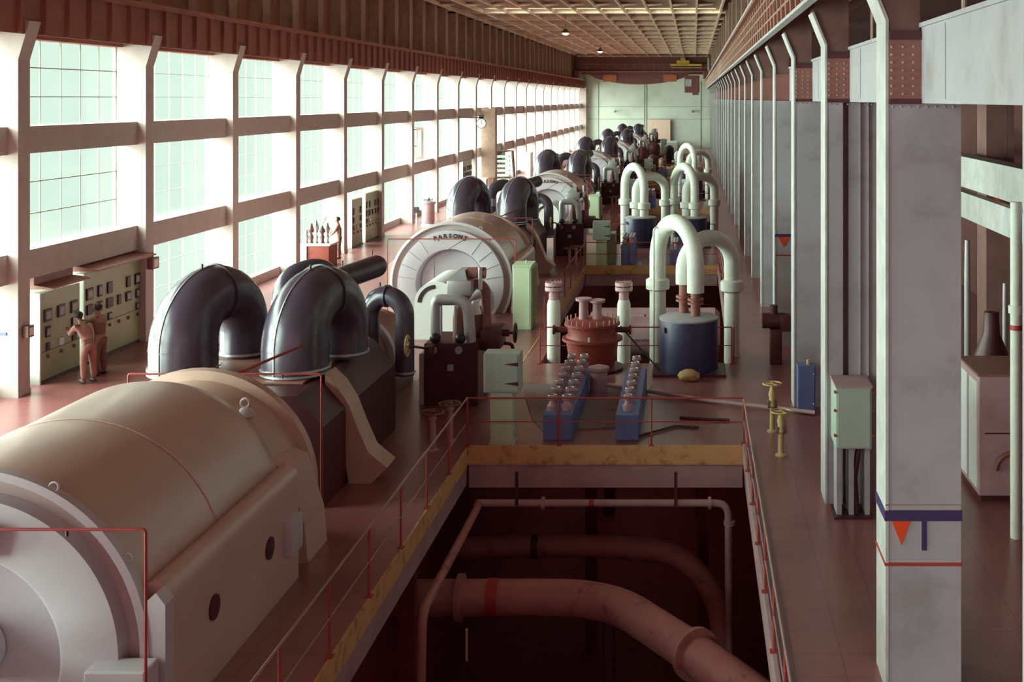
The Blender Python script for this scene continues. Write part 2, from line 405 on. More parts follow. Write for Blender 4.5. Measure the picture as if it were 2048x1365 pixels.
# end wall
b = MB(); b.box(-16.4, 10, END, END+.3, -6.2, 12.8); structure('wall_far', b, 'end_wall', 0)
b = MB()
for x in (-13.4, -7.0, -6.7, .9): b.box(x, x+.1, END-.06, END, 0, 9.2)
for z in (3.95, 5.7): b.box(-15.2, 2.2, END-.05, END, z, z+.06)
structure('trim_51', b, 'end_line', 0)
b = MB(); b.box(-15.9, -14.95, END-1.0, END, 0, 9.2); structure('trim_52', b, 'concrete', 0)
b = MB(); b.box(-14.9, -2.2, END-9, END-1.2, .0, 1.0); structure('trim_53', b, 'end_wall', 0)
b = MB(); b.box(-6.45, -3.3, END-.5, END-.35, .9, 3.9); b.box(-6.4, -6.3, END-.5, END-.2, 0, .95); b.box(-3.45, -3.35, END-.5, END-.2, 0, .95)
tag(b.build('display_board', 'pink'), 'large pale pink board standing against the far end wall', 'board')
for x, lab in ((-11.0, 'small dark lamp bracket on the far wall above the black ducts'), (-.2, 'small dark lamp bracket on the far wall under the crane cab')):
    b = MB(); b.tube([(x, END, 5.1), (x, END-.5, 5.25), (x, END-.6, 5.1)], .06, 8); b.lathe([(.08, .1), (.28, -.12), (.26, -.14)], (x, END-.6, 5.05))
    tag(b.build('wall_lamp', 'end_line'), lab, 'lamp')

# right hand row of columns
for i, y in enumerate(right_cols):
    vis = i-3
    if vis < 0:
        b = MB(); b.box(2.22, 3.07, y, y+.66, 0, 8.2); structure(f'wall_right_pier_{i+1}', b, 'steel_right', 0); continue
    lab = ['big grey steel column with orange triangle and navy band, nearest on the right',
           'grey steel column behind the hanging grey switch cabinet, second from the near end'][vis] if vis < 2 else \
        f'{COUNT[vis]} grey steel column of the right row counted from the near end'
    c = thing('steel_column', (2.6, y+.33, 0), lab, 'column', 'grey steel columns of the right row')
    b = MB()
    if vis == 1:
        b.box(2.22, 2.50, y, y+.66, 0, 6.75); b.box(2.50, 2.60, y+.25, y+.5, 0, 6.75); b.box(2.60, 3.07, y+.06, y+.66, 0, 6.75)
        b.box(2.78, 2.80, y+.02, y+.07, 0, 6.75); b.box(2.92, 2.94, y+.02, y+.07, 0, 6.75)
    else:
        b.box(2.22, 3.07, y, y+.66, 0, 6.75)
    b.build('lower_shaft', 'steel_right', c, 0)
    b = MB(); b.prism([(2.22, 6.75), (2.60, 6.75), (2.60, 9.3), (2.2, 9.3), (2.0, 8.28), (2.22, 7.72)], 'y', y+.03, y+.66); b.build('upper_shaft', 'upper_shaft', c, 0)
    b = MB(); b.prism([(2.20, 0), (2.235, 0), (2.235, 7.72), (2.015, 8.26), (1.98, 8.25), (2.20, 7.7)], 'y', y-.012, y+.672); b.build('flange', 'girder_light', c, 0)  # paler than the shaft: window light on this side is put into the colour
    b = MB(); b.box(2.24, 2.62, y-.02, y+.03, 6.78, 7.48)
    rp = b.build('riveted_plate', 'casing_brown', c, 0)
    if vis < 3:
        b = MB()
        for xx in (2.27, 2.40, 2.52):
            for q in range(7): b.ball((xx, y-.022, 6.86+.09*q), .02, seg=8)
        b.build('rivets', 'pilaster', rp)
        b = MB(); b.box(2.24, 2.62, y-.05, y, 7.48, 7.58); b.box(2.24, 2.62, y-.04, y, 6.74, 6.80); b.build('plate_edge', 'dark_red', c, 0)
        b = MB()
        for q in range(8): b.ball((2.28+.1*q, y-.006, 6.71), .014, seg=8)
        b.build('bolt_row', 'steel_right', c)
    if vis == 0:
        Z = lambda py: EYE-(py-CY)*(y-.015)/F_PX
        b = MB(); b.box(2.19, 3.08, y-.018, y+.68, Z(1043), Z(1022)); b.build('navy_band', 'navy', c, 0)
        b = MB(); b.box(2.19, 3.08, y-.016, y+.68, Z(1133), Z(1127)); b.build('red_line', 'red_mark', c, 0)
        b = MB(); b.prism([(2.27, Z(1043)), (2.485, Z(1043)), (2.38, Z(1091))], 'y', y-.014, y); b.build('orange_triangle', 'orange', c, 0)
        b = MB(); b.box(2.615, 2.67, y-.014, y, Z(1102), Z(1043)); b.build('navy_tick', 'navy', c, 0)
        b = MB(); b.box(2.22, 2.24, y-.012, y, Z(1043), Z(1022)); b.box(2.2, 3.09, y-.012, y, 2.13, 2.14); b.build('seam', 'pilaster', c, 0)
    if vis == 3:
        b = MB(); b.box(2.21, 3.08, y-.018, y+.1, 3.02, 3.10); b.build('navy_band', 'navy', c, 0)
        b = MB(); b.prism([(2.30, 3.02), (2.62, 3.02), (2.46, 2.74)], 'y', y-.016, y); b.build('orange_triangle', 'orange', c, 0)
        b = MB(); b.box(2.24, 2.7, y-.016, y, 2.5, 2.54); b.build('red_line', 'red_mark', c, 0)
# beams that join them at head height of the shaft, and hanger rods
for i in range(len(right_cols)-1):
    y = right_cols[i]
    b = MB(); b.box(2.61, 2.95, y+.66, y+BAY, 6.75, 7.62); b.box(2.58, 3.0, y+.66, y+BAY-.02, 7.62, 7.67); b.box(2.60, 2.61, y+4.9, y+4.92, 6.8, 7.6)
    structure(f'trim_{61+i}', b, 'steel_right', 0)
    b = MB()
    for q in (2.4, 3.6, 4.8): b.tube([(2.78, y+q, 7.66), (2.78, y+q, 11.5)], .03, 8)
    structure(f'trim_{101+i}', b, 'pilaster')
# annex beyond the right row
b = MB(); b.box(9.8, 10.0, NEAR, END, 0, 12.8); structure('wall_right', b, 'annex_wall', 0)
b = MB(); b.box(3.2, 9.8, NEAR, END, 8.6, 8.8); structure('ceiling_annex', b, 'annex_wall', 0)

# ================================================================== RAILINGS
def railing(pts, label, cat='railing', h=.94, posts=1.8, rail_m='red_rail', post_m='red_rail', group=None):
    t = thing('guard_railing', pts[0], label, cat, group)
    P = [Vector(p) for p in pts]
    b = MB(); b.tube([p+Vector((0, 0, h)) for p in P], .017, 8); b.build('top_rail', rail_m, t)
    b = MB(); b.tube([p+Vector((0, 0, h*.5)) for p in P], .011, 8); b.build('middle_rail', rail_m, t)
    for a, c in zip(P, P[1:]):
        n = max(1, round((c-a).length/posts))
        for i in range(n+1 if c == P[-1] else n):
            q = a.lerp(c, i/n); b = MB(); b.tube([q, q+Vector((0, 0, h))], .017, 8); b.box(q.x-.05, q.x+.05, q.y-.05, q.y+.05, q.z, q.z+.015); b.build('post', post_m, t)
    return t
railing([(PX0, 5.6, .014), (PX0, 22.96, .014)], 'thin red and bare steel railing along the generator side of the front pit', rail_m='rail_light')
rr = railing([(PX1, 5.6, .09), (PX1, 22.9, .09)], 'bright steel railing with red posts between front pit and column walkway', h=.86, rail_m='rail_light')
railing([(PX0, 22.99, .015), (PX1, 22.99, .015)], 'thin red railing across the far edge of the front pit', h=.93)
for k in range(1, 5):
    y0, y1 = PITS[k]; u = ORD[k]
    railing([(PX0+.48, y0-.05, 0), (PX1, y0-.05, 0)], f'red railing at the near edge of the {u} pit behind the pipe loops', group='pit edge railings')
    railing([(PX0, y0+4.6, .0), (PX0, y1-.1, .0)], f'receding red railing on the generator side of the {u} pit', group='pit side railings')
    railing([(PX1+.05, y0, .0), (PX1+.05, y1-.1, .0)], f'railing on the column side of the {u} pit', rail_m='rail_light', group='pit side railings')
    railing([(PX0, y1+.05, .0), (PX1, y1+.05, .0)], f'red railing across the far edge of the {u} pit', group='pit edge railings')

# ================================================================== PIT PIPES
p = thing('fire_main_pipe', (-4.2, 22.4, -1), 'white pipe framing the far end of the front pit below floor level', 'pipe')
z = -.98
b = MB(); b.tube(fillet([(-4.15, 22.6, z), (.66, 22.6, z), (.68, 22.6, -6.0)], .25), .07, 16); b.build('far_run', 'pipe_white', p)
b = MB(); b.tube(fillet([(-4.15, 22.6, z), (-4.12, 22.3, z), (-4.12, 17.8, z), (-4.12, 17.4, -6.0)], .3), .075, 16); b.build('side_run', 'pipe_pit', p)
for x in (-2.9, .3): 
    b = MB(); b.tube([(x-.03, 22.6, z), (x+.03, 22.6, z)], .12, 20); b.build('flange', 'pipe_white', p)
b = MB(); b.tube([(.68, 22.6, -1.32), (.68, 22.6, -1.4)], .11, 20); b.build('flange', 'pipe_white', p)
b = MB(); b.tube([(-2.02, 22.6, z), (-1.92, 22.6, z)], .074, 16); b.build('red_band', 'red_mark', p)
for x in (-3.4, -.35):
    b = MB(); b.box(x-.03, x+.03, 22.5, 22.56, -1.0, -.36); b.build('hanger_strap', 'dark_red', p)
p = thing('cooling_water_pipe', (-4.5, 20.6, -2), 'thick lagged pipe with a red band bending down across the front pit', 'pipe')
path = fillet([(-5.28, 20.6, -1.96), (-4.2, 20.6, -1.95), (-1.5, 20.6, -1.95), (.15, 17.9, -1.75), (1.6, 15.9, -1.9)], 1.0, 10)
b = MB(); b.tube(path, .31, 28); b.build('pipe_run', 'pipe_pit', p)
b = MB(); b.tube([(-3.62, 20.6, -1.95), (-3.42, 20.6, -1.95)], .322, 28); b.build('red_band', 'red_mark', p)
b = MB(); b.tube([(-4.15, 20.6, -1.95), (-4.05, 20.6, -1.95)], .40, 28); b.build('flange', 'pipe_pit', p)
d = (Vector((.15, 17.9, -1.75))-Vector((-1.5, 20.6, -1.95))).normalized(); q = Vector((0, 18.15, -1.77))
b = MB(); b.tube([q, q+d*.1], .40, 28); b.build('flange', 'pipe_pit', p)
b = MB(); b.tube([(-1.5, 20.75, -2.25), (-1.5, 20.75, -6)], .12, 14); b.build('support_leg', 'dark_red', p)
p = thing('cooling_water_pipe', (-3, 25, -2.6), 'dim lagged pipe curving under the platform behind the front pit', 'pipe')
b = MB(); b.tube(fillet([(-4.9, 24.6, -2.6), (-2.2, 24.6, -2.55), (-.3, 24.4, -2.6), (.55, 23.6, -3.3), (.6, 23.5, -6.0)], .7, 8), .23, 20); b.build('pipe_run', 'pipe_pit', p)
b = MB(); b.tube([(-3.4, 24.6, -2.58), (-3.25, 24.6, -2.58)], .24, 20); b.build('dark_band', 'dark_red', p)
p = thing('steam_drain_pipe', (1.0, 16.0, -4), 'thin bent pipe low beside the walkway side of the front pit', 'pipe')
b = MB(); b.tube(fillet([(1.5, 16.6, -1.55), (.72, 16.6, -1.55), (.70, 16.6, -3.6)], .2), .03, 10); b.build('pipe_run', 'pipe_pit', p)
for n_, (x, y) in enumerate(((-4.7, 14.3), (-4.75, 19.5), (-2.4, 27.5), (0.2, 27.0), (1.4, 20))):
    b = MB(); b.box(x-.13, x+.13, y-.1, y+.1, -6, -.75 if x < -4.5 or x > 1 else -.4)
    tag(b.build('basement_stanchion', 'floor_pit', None, 0), ['dark stanchion under the left floor edge at the bottom of the photo', 'dark stanchion below the floor edge beside the white side pipe', 'dark stanchion under the platform left of the dim pipe',
        'dark stanchion under the platform right of the dim pipe', 'dark stanchion below the walkway edge'][n_], 'stanchion')
p = thing('basement_pump', (-1.75, 17.2, -6), 'small dark pump with a shiny top at the bottom of the front pit', 'pump')
b = MB(); b.box(-2.2, -1.3, 16.9, 17.9, -6, -5.6, .04); b.build('base', 'floor_pit', p)
b = MB(); b.tube([(-1.75, 16.9, -5.3), (-1.75, 17.8, -5.3)], .32, 20); b.build('body', 'dark_red', p)
b = MB(); b.lathe([(.05, .35), (.14, .3), (.16, 0), (.22, -.05)], (-1.6, 17.2, -5.0)); b.build('polished_cap', 'chrome', p)
b = MB(); b.tube([(-3.6, 18.6, -1.6), (-3.6, 18.6, -2.1)], .02, 8); tag(b.build('hanging_tag', 'yellow'), 'small pale tag hanging below the thick lagged pipe', 'tag')

# ================================================================== ONE TURBINE SET (built for the nearest, copied to the others)
GX = -7.7
unit_things = []     # (object, label template)
def unit(name, loc, tmpl, cat, group):
    t = thing(name, loc, tmpl.format(u=ORD[0]), cat, group); unit_things.append((t, tmpl)); return t
# generator
g = unit('generator', (GX, 14.6, 0), 'huge horizontal barrel-shaped generator with round pale end face in the {u} set', 'generator', 'generators of the turbine sets')
c = (GX, 0, .95)
b = MB(); b.lathe([(0, 12.72), (1.60, 12.70), (1.70, 12.52), (1.87, 12.5), (1.87, 16.55), (1.80, 16.85), (1.66, 17.0), (0, 17.02)], c, 'y', 96); b.build('shell', 'gen_body', g)
b = MB(); b.lathe([(1.87, 12.36), (1.95, 12.38), (1.95, 12.5), (1.87, 12.52)], c, 'y', 96, cap=False)
b.build('flange_ring', 'gen_face', g)
b = MB(); b.lathe([(1.868, 12.37), (1.868, 12.49), (1.69, 12.48)], c, 'y', 96, cap=False); b.build('recess_band', 'gen_band', g)
b = MB(); b.lathe([(1.70, 12.5), (1.68, 12.28), (1.14, 12.22), (1.10, 12.24), (1.08, 12.50), (1.04, 12.66)], c, 'y', 96, cap=False); fp = b.build('end_cover', 'gen_face', g)
b = MB(); b.lathe([(1.04, 12.66), (.98, 12.60), (0, 12.56)], c, 'y', 64); b.build('inner_disc', 'gen_face', g)
b = MB(); b.lathe([(1.873, 14.58), (1.885, 14.585), (1.885, 14.61), (1.873, 14.62)], c, 'y', 96, 0, PI); b.build('shell_seam', 'gen_body', g)
for s in (-1, 1):
    b = MB(); x0, x1 = (GX+1.3, GX+2.08) if s > 0 else (GX-2.08, GX-1.3)
    xo = x1 if s > 0 else x0; xi = x0 if s > 0 else x1
    b.prism([(xi, 0), (xo, 0), (xo, 1.42), (xo-s*.04, 1.54), (xo-s*.13, 1.62), (xo-s*.24, 1.60), (xo-s*.34, 1.5), (xi, 1.45)], 'y', 12.62, 16.7)
    sb = b.build('side_casing', 'gen_body', g, 60)
    if s > 0:
        for y, zz in ((13.75, .85), (15.55, .85)):
            b = MB(); b.lathe([(0, 0), (.145, 0), (.145, .02), (.12, .026)], (xo, y, zz), 'x', 24); b.lathe([(0, .022), (.125, .022)], (xo, y, zz), 'x', 24); b.build('porthole', 'casing_dark', sb)
        b = MB(); b.box(xo-.05, xo+.12, 16.1, 16.55, .5, 1.0, .03); b.build('terminal_box', 'gen_face', sb)
        b = MB(); b.prism([(GX+1.9, 0), (xo+.04, 0), (xo+.04, 1.45), (xo-.06, 1.58), (GX+1.93, 1.5)], 'y', 12.40, 12.62); b.build('corner_trim', 'gen_face', sb, 0)
b = MB(); b.lathe([(1.5, 17.0), (1.5, 17.2), (1.62, 17.25), (1.66, 18.2), (1.80, 18.25), (1.80, 18.45), (1.4, 18.55), (0, 18.55)], (GX, 0, .78), 'y', 64); b.build('end_bell', 'cover_tan', g)
b = MB(); b.prism([(GX+1.2, 0), (GX+2.05, 0), (GX+2.0, .55), (GX+1.75, 1.35), (GX+1.2, 1.6)], 'y', 17.2, 18.1); b.build('foot', 'gen_body', g, 0)
b = MB(); b.prism([(GX-1.2, 0), (GX-2.05, 0), (GX-2.0, .55), (GX-1.75, 1.35), (GX-1.2, 1.6)], 'y', 17.2, 18.1); b.build('foot', 'gen_body', g, 0)
b = MB(); b.lathe([(.15, 0), (.12, .06), (.05, .12)], (GX+.98, 17.6, 2.06)); b.torus((GX+.98, 17.6, 2.24), .065, .022, 'y', 16, 8); b.build('lifting_eye', 'gen_face', g)
for a in (62, 88, 30):
    a = math.radians(a); b = MB(); b.torus((GX+1.97*math.cos(a), 12.44, .95+1.97*math.sin(a)), .05, .012, 'y', 12, 6); b.build('lifting_eye', 'gen_face', g)
for x, y in ((GX+.35, 17.3), (GX+1.05, 16.7)):
    b = MB(); b.ball((x, y, .95+math.sqrt(max(.1, 1.6**2-(x-GX)**2))), .05, seg=10); b.build('bolt_head', 'gen_face', g)
gen = g
# exciter with arched cover in front of the generator
g = unit('exciter', (GX+.45, 9.5, 0), 'small pale arched exciter housing in front of the {u} generator', 'exciter', 'exciters in front of the generators')
def arch_prof(x, r, zs, n=20): return [(x-r, 0)]+[(x-r*math.cos(PI*i/n), zs+r*math.sin(PI*i/n)) for i in range(n+1)]+[(x+r, 0)]
b = MB(); b.prism(arch_prof(GX+.42, .62, 1.02), 'y', 8.3, 10.6); b.build('housing', 'white', g)
b = MB()
n = 14
for i in range(n):
    a0, a1 = PI*.52+i*(PI*.46)/n, PI*.52+(i+1)*(PI*.46)/n
    b.prism([(GX+.42+math.cos(a0)*.42, 1.02+math.sin(a0)*.42), (GX+.42+math.cos(a0)*.53, 1.02+math.sin(a0)*.53), (GX+.42+math.cos(a1)*.53, 1.02+math.sin(a1)*.53), (GX+.42+math.cos(a1)*.42, 1.02+math.sin(a1)*.42)], 'y', 8.28, 8.31)
b.build('vent_slot', 'dark', g, 0)
b = MB(); b.tube([(GX, 10.5, .95), (GX, 12.55, .95)], .35, 24); b.build('shaft', 'gen_face', g)
# deluge frames
def deluge(x0, x1, y, h, tmpl):
    t = unit('deluge_frame', (x0, y, 0), tmpl, 'pipe frame', 'red pipe frames around the machines')
    b = MB(); b.tube(fillet([(x0, y, 0), (x0, y, h), (x1, y, h), (x1, y, 0)], .04, 3), .017, 8); b.build('frame_pipe', 'red_rail', t)
    for i in range(4):
        x = x0+(x1-x0)*(i+1)/5; b = MB(); b.tube([(x, y, h), (x, y, h-.07)], .015, 6); b.build('nozzle', 'dark_red', t)
    return t
t = deluge(-9.62, -5.60, 12.0, 2.40, 'thin red pipe frame in front of the {u} generator')
b = MB(); b.tube([(-7.2, 12.0, 2.39), (-8.15, 12.0, 1.80), (-8.15, 12.0, .02)], .014, 6); b.build('drop_pipe', 'dark_red', t)
t = deluge(-9.15, -6.03, 19.0, 2.35, 'thin red pipe frame between generator and black ducts of the {u} set')
b = MB(); b.tube([(-7.4, 19.0, 2.35), (-6.6, 21.2, 2.55)], .025, 8); b.build('brace_pipe', 'red_rail', t)
# low pressure turbine
g = unit('turbine_casing', (GX, 22, 0), 'dark boxy low turbine casing under the black ducts of the {u} set', 'turbine', 'turbine casings')
b = MB(); b.prism([(GX-2.0, 0), (GX+1.55, 0), (GX+1.55, 1.35), (GX+1.1, 1.86), (GX-1.75, 1.86), (GX-2.0, 1.5)], 'y', 19.5, 24.2); b.build('body', 'casing_dark', g, 0)
b = MB(); b.box(GX-1.65, GX+.95, 20.3, 23.3, 1.86, 1.9, .01); b.build('top_plate', 'casing_brown', g, 0)
pts = [(GX+1.18, 1.93), (GX+1.4, 1.72), (GX+1.6, 1.4), (GX+1.75, 1.0), (GX+1.95, .55), (GX+2.28, .28), (GX+2.0, 0), (GX+1.6, 0), (GX+1.5, .6), (GX+1.3, 1.2), (GX+1.18, 1.72)]
b = MB(); b.prism(pts, 'y', 20.75, 21.35); b.build('curved_foot', 'cover_tan', g, 50)
pts2 = [(2*GX-x, zz) for x, zz in pts]
b = MB(); b.prism(pts2, 'y', 20.75, 21.35); b.build('curved_foot', 'cover_tan', g, 50)
b = MB(); b.lathe([(0, 24.2), (1.25, 24.2), (1.25, 24.5), (.98, 24.7), (.95, 27.4), (.7, 27.7), (.7, 28.6), (0, 28.62)], (GX, 0, 1.0), 'y', 48); b.build('high_pressure_cylinder', 'casing_brown', g)
b = MB(); b.lathe([(1.0, 25.9), (1.10, 25.9), (1.10, 26.1), (1.0, 26.1)], (GX, 0, 1.0), 'y', 48); b.build('flange', 'gen_face', g)
b = MB(); b.box(GX-.9, GX+.9, 24.3, 28.5, 0, .6, .03); b.build('bed', 'casing_dark', g, 0)
# crossover ducts: inverted U in a slanting plane, near leg thick, far leg thinner
def uduct(name, p0, p1, r0, r1, z0, zc, tmpl, z1=None, strap=True, m='duct_black', group='black crossover ducts'):
    t = unit(name, (p0[0], p0[1], z0), tmpl, 'duct', group)
    a = Vector((p0[0], p0[1], 0)); bb = Vector((p1[0], p1[1], 0)); h = (bb-a)/2; mid = (a+bb)/2; n = 22
    path, rs = [Vector((a.x, a.y, z0)), Vector((a.x, a.y, z0+(zc-z0)*.5))], [r0*1.0, r0]
    H = h.length*1.02
    for i in range(n+1):
        th = PI*i/n; path.append(mid-h*math.cos(th)+Vector((0, 0, zc+H*math.sin(th)))); rs.append(r0+(r1-r0)*i/n)
    z1 = z0 if z1 is None else z1
    path += [Vector((bb.x, bb.y, zc+(z1-zc)*.5)), Vector((bb.x, bb.y, z1))]; rs += [r1, r1]
    b = MB(); b.tube(path, rs, 40); b.build('duct', m, t)
    if strap:
        b = MB(); side = Vector((-.35, -1, 0)).normalized()
        off = [q+(side*(r+.008) if i < 4 else Vector((0, 0, 0))) for i, (q, r) in enumerate(zip(path, rs))]
        # strap runs up the near leg and over the crown on the outer side
        sp = []
        for i, (q, r) in enumerate(zip(path[:14], rs[:14])):
            if i < 2: o_ = side
            else:
                th = PI*(i-2)/n; rad = (-h.normalized()*math.cos(th)+Vector((0, 0, 1))*math.sin(th)); k = min(1, (i-2)/10); o_ = (side*(1-k)+rad*k).normalized()
                o_ = (o_ - (path[i+1]-path[i-1]).normalized()*o_.dot((path[i+1]-path[i-1]).normalized())).normalized()
            sp.append(q+o_*(r+.006))
        b.tube(sp, .014, 6); b.build('vertical_strap', 'duct_band', t)
        for q in (0.02, .10)[:1 if r0 < .3 else 2]:
            b = MB(); b.lathe([(r0, 0), (r0+.03, 0), (r0+.03, .035), (r0, .035)], (a.x, a.y, z0+q), seg=40); b.build('hoop', 'duct_band', t)
        b = MB(); b.lathe([(r0, 0), (r0+.012, 0), (r0+.012, .012), (r0, .012)], (a.x, a.y, z0+.45), seg=40); b.build('hoop', 'duct_black', t)
        b = MB(); b.lathe([(r1, 0), (r1+.03, 0), (r1+.03, .04), (r1, .04)], (bb.x, bb.y, z1+.05), seg=32); b.build('hoop', 'duct_band', t)
        b = MB(); i = 2+n//2; dd = (path[i+1]-path[i-1]).normalized()
        b.tube([path[i]-dd*.03, path[i]+dd*.03], rs[i]+.035, 40); b.build('crown_flange', 'duct_black', t)
        q = path[i-3]; rad = Vector((0, 0, 1)); b = MB(); b.tube([q+rad*rs[i-3]*.9, q+rad*(rs[i-3]+.12)], .02, 6); b.build('lifting_stud', 'dark', t)
    return t
uduct('crossover_duct', (-9.12, 21.0), (-8.62, 22.5), .585, .44, 1.9, 2.40, 'big black arched duct on the window side of the {u} turbine')
uduct('crossover_duct', (-7.12, 21.0), (-6.70, 22.5), .585, .44, 1.9, 2.40, 'big black arched duct on the pit side of the {u} turbine')
uduct('steam_duct', (-6.98, 25.3), (-6.18, 25.1), .21, .20, .9, 2.15, 'slim black looped steam duct behind the big ducts of the {u} turbine', group='slim steam ducts')
t = unit('steam_duct', (-8.2, 24.2, 1), 'black bent steam duct with a bright end behind the big ducts of the {u} turbine', 'duct', 'slim steam ducts')
b = MB(); b.tube(fillet([(-8.55, 24.5, .9), (-8.55, 24.5, 3.05), (-8.0, 25.2, 3.2), (-7.75, 25.6, 2.7), (-7.7, 25.8, 1.2)], .45, 8), .24, 24); b.build('duct', 'duct_black', t)
b = MB(); b.tube([(-8.55, 24.5, 2.3), (-8.55, 24.5, 2.62)], .25, 24); b.build('bright_sleeve', 'pipe_grey', t)
t = unit('steam_branch', (-7.0, 23.2, 3), 'short black capped branch duct pointing back from the pit side duct of the {u} turbine', 'duct', 'capped branch ducts')
b = MB(); b.tube(fillet([(-7.0, 22.2, 2.9), (-7.05, 23.2, 3.22), (-6.55, 24.2, 3.35)], .3), .23, 24); b.ball((-6.55, 24.2, 3.35), .23); b.build('duct', 'duct_black', t)
for q in ((-7.0, 23.4, 3.48), (-6.6, 24.1, 3.6)):
    b = MB(); b.tube([q, (q[0], q[1], q[2]+.1)], .015, 6); b.build('stud', 'dark', t)
# governor and stop valve cluster
g = unit('governor_cabinet', (-5.34, 26.5, 0), 'tall dark governor box topped by grey looping pipes beside the {u} turbine', 'governor', 'governor boxes')
b = MB(); b.box(-5.98, -4.78, 26.0, 27.4, 0, 1.38, .03); b.build('box', 'casing_dark', g, 0)
b = MB(); b.box(-6.1, -5.98, 26.05, 27.2, 0, 1.15, .02); b.build('side_plate', 'gen_face', g, 0)
b = MB(); b.box(-5.46, -5.32, 25.985, 26.0, .78, .92, .005); b.build('name_plate', 'tank_top', g, 0)
for x in (-5.76, -5.2):
    b = MB(); b.lathe([(0, 0), (.085, 0), (.085, .03), (.06, .04)], (x, 25.96, 1.24), 'y', 20); b.build('gauge', 'tank_top', g)
    b = MB(); b.ball((x+.03, 26.0, 1.5), .12); b.build('valve_ball', 'dark', g)
b = MB(); b.tube(fillet([(-5.75, 26.2, 1.38), (-5.75, 26.2, 2.1), (-5.75, 26.2, 2.32), (-5.05, 26.2, 2.32), (-4.98, 26.2, 1.38)], .3, 8), .125, 20); b.build('looping_pipe', 'pipe_grey', g)
b = MB(); b.tube(fillet([(-5.35, 26.6, 1.38), (-5.35, 26.6, 2.05), (-5.0, 26.8, 2.62), (-4.75, 26.8, 2.5), (-4.72, 26.8, 1.38)], .25, 8), .11, 20); b.build('looping_pipe', 'casing_brown', g)
b = MB(); b.box(-5.55, -5.0, 26.35, 26.9, 2.38, 2.72, .03); b.build('actuator_box', 'pipe_grey', g)
b = MB(); b.prism([(-5.5, 2.72), (-5.1, 2.72), (-5.15, 2.95), (-5.3, 2.95)], 'y', 26.4, 26.9); b.build('actuator_hood', 'tank_top', g)
b = MB(); b.tube([(-5.1, 26.6, 2.86), (-4.72, 26.6, 2.86)], .13, 16); b.build('oil_drum', 'casing_brown', g)
b = MB(); b.tube([(-4.82, 26.5, 2.5), (-4.82, 26.5, 3.0)], .055, 12); b.build('vent_pipe', 'chrome', g)
for x in (-5.62, -5.3): 
    b = MB(); b.tube([(x, 26.1, 1.4), (x, 26.1, 2.2)], .03, 8); b.build('thin_pipe', 'pipe_grey', g)
b = MB(); b.tube(fillet([(-5.35, 27.1, 2.1), (-4.75, 27.1, 2.42), (-4.66, 27.1, 2.0), (-4.95, 27.0, 1.75)], .2, 8), .10, 18); b.build('pale_elbow', 'pipe_grey', g)
b = MB(); b.lathe([(.16, 0), (.10, .22), (.04, .3)], (-4.95, 26.5, 1.95), seg=20); b.build('white_cone', 'white', g)
b = MB(); b.lathe([(.30, 0), (.34, .1), (.34, .5), (.25, .62), (.1, .68)], (-5.1, 27.0, 1.38), seg=24); b.build('relay_body', 'casing_brown', g)
b = MB(); b.box(-4.78, -4.35, 26.3, 27.2, 1.15, 1.62, .04); b.build('valve_chest', 'dark_red', g)
b = MB(); b.tube([(-4.4, 26.7, 1.48), (-4.06, 26.7, 1.48)], .03, 8); b.tube([(-4.4, 26.7, 1.48), (-4.2, 26.7, 1.48)], .08, 10); b.build('valve_spindle', 'dark_red', g)
b = MB(); b.wheel((-4.06, 26.7, 1.48), .21, 'x', .022); b.build('handwheel', 'dark', g)
b = MB(); b.tube([(-6.03, 24.8, 1.58), (-5.86, 24.85, 1.55), (-5.8, 26.02, 1.25)], .028, 8); b.box(-5.92, -5.74, 25.8, 26.05, 1.12, 1.36, .02); b.build('valve_spindle', 'dark_red', g)
b = MB(); b.wheel((-6.05, 24.8, 1.58), .21, 'x', .024); b.build('handwheel', 'yellow', g)
b = MB(); b.tube(fillet([(-4.4, 26.9, 1.2), (-4.15, 26.9, 1.2), (-4.12, 26.9, .3), (-4.12, 26.9, 0)], .15), .04, 10); b.build('drain_pipe', 'dark', g)
# floor stand valves
for (x, y, lab) in ((-5.05, 22.7, 'nearer floor valve with spoked wheel beside the {u} dark governor box'), (-4.85, 23.35, 'farther floor valve with spoked wheel beside the {u} dark governor box')):
    t = unit('floor_valve', (x, y, 0), lab, 'valve', 'floor valves by the governor boxes')
    b = MB(); b.lathe([(.12, 0), (.12, .03), (.07, .05), (.06, .6), (.09, .62), (.05, .7)], (x, y, 0), seg=16); b.build('post', 'beam_grey', t)
    b = MB(); b.wheel((x, y, .74), .21, 'z', .022); b.build('handwheel', 'wheel_brown', t)
# grey green junction cabinet on its pedestal, and the tall green cabinet
t = unit('junction_cabinet', (-3.78, 23.2, 0), 'grey-green square hinged cabinet on a pedestal by the {u} set of valves', 'cabinet', 'pedestal cabinets')
b = MB(); b.box(-4.13, -3.42, 23.05, 23.5, 1.03, 1.80, .015); bx = b.build('box', 'grey_green', t, 0)
b = MB(); b.box(-4.1, -3.46, 23.035, 23.05, 1.06, 1.77, .005); dr = b.build('door', 'grey_green', t, 0)
for z in (1.2, 1.58):
    b = MB(); b.prism([(-3.72, z+.015), (-3.45, z-.03), (-3.45, z+.05)], 'y', 23.015, 23.034); b.build('hinge', 'dark_red', dr, 0)
b = MB(); b.box(-4.0, -3.56, 23.1, 23.45, 0.02, 1.03, .02); b.box(-4.03, -3.53, 23.08, 23.47, 0, .03); b.build('pedestal', 'green_cab', t, 0)
t = unit('tall_cabinet', (-5.0, 34.8, 0), 'tall narrow pale green cabinet standing just beyond the {u} governor box', 'cabinet', 'tall pale green cabinets')
b = MB(); b.box(-5.34, -4.80, 34.6, 35.5, 0, 1.86, .015); b.build('body', 'green_cab', t, 0)
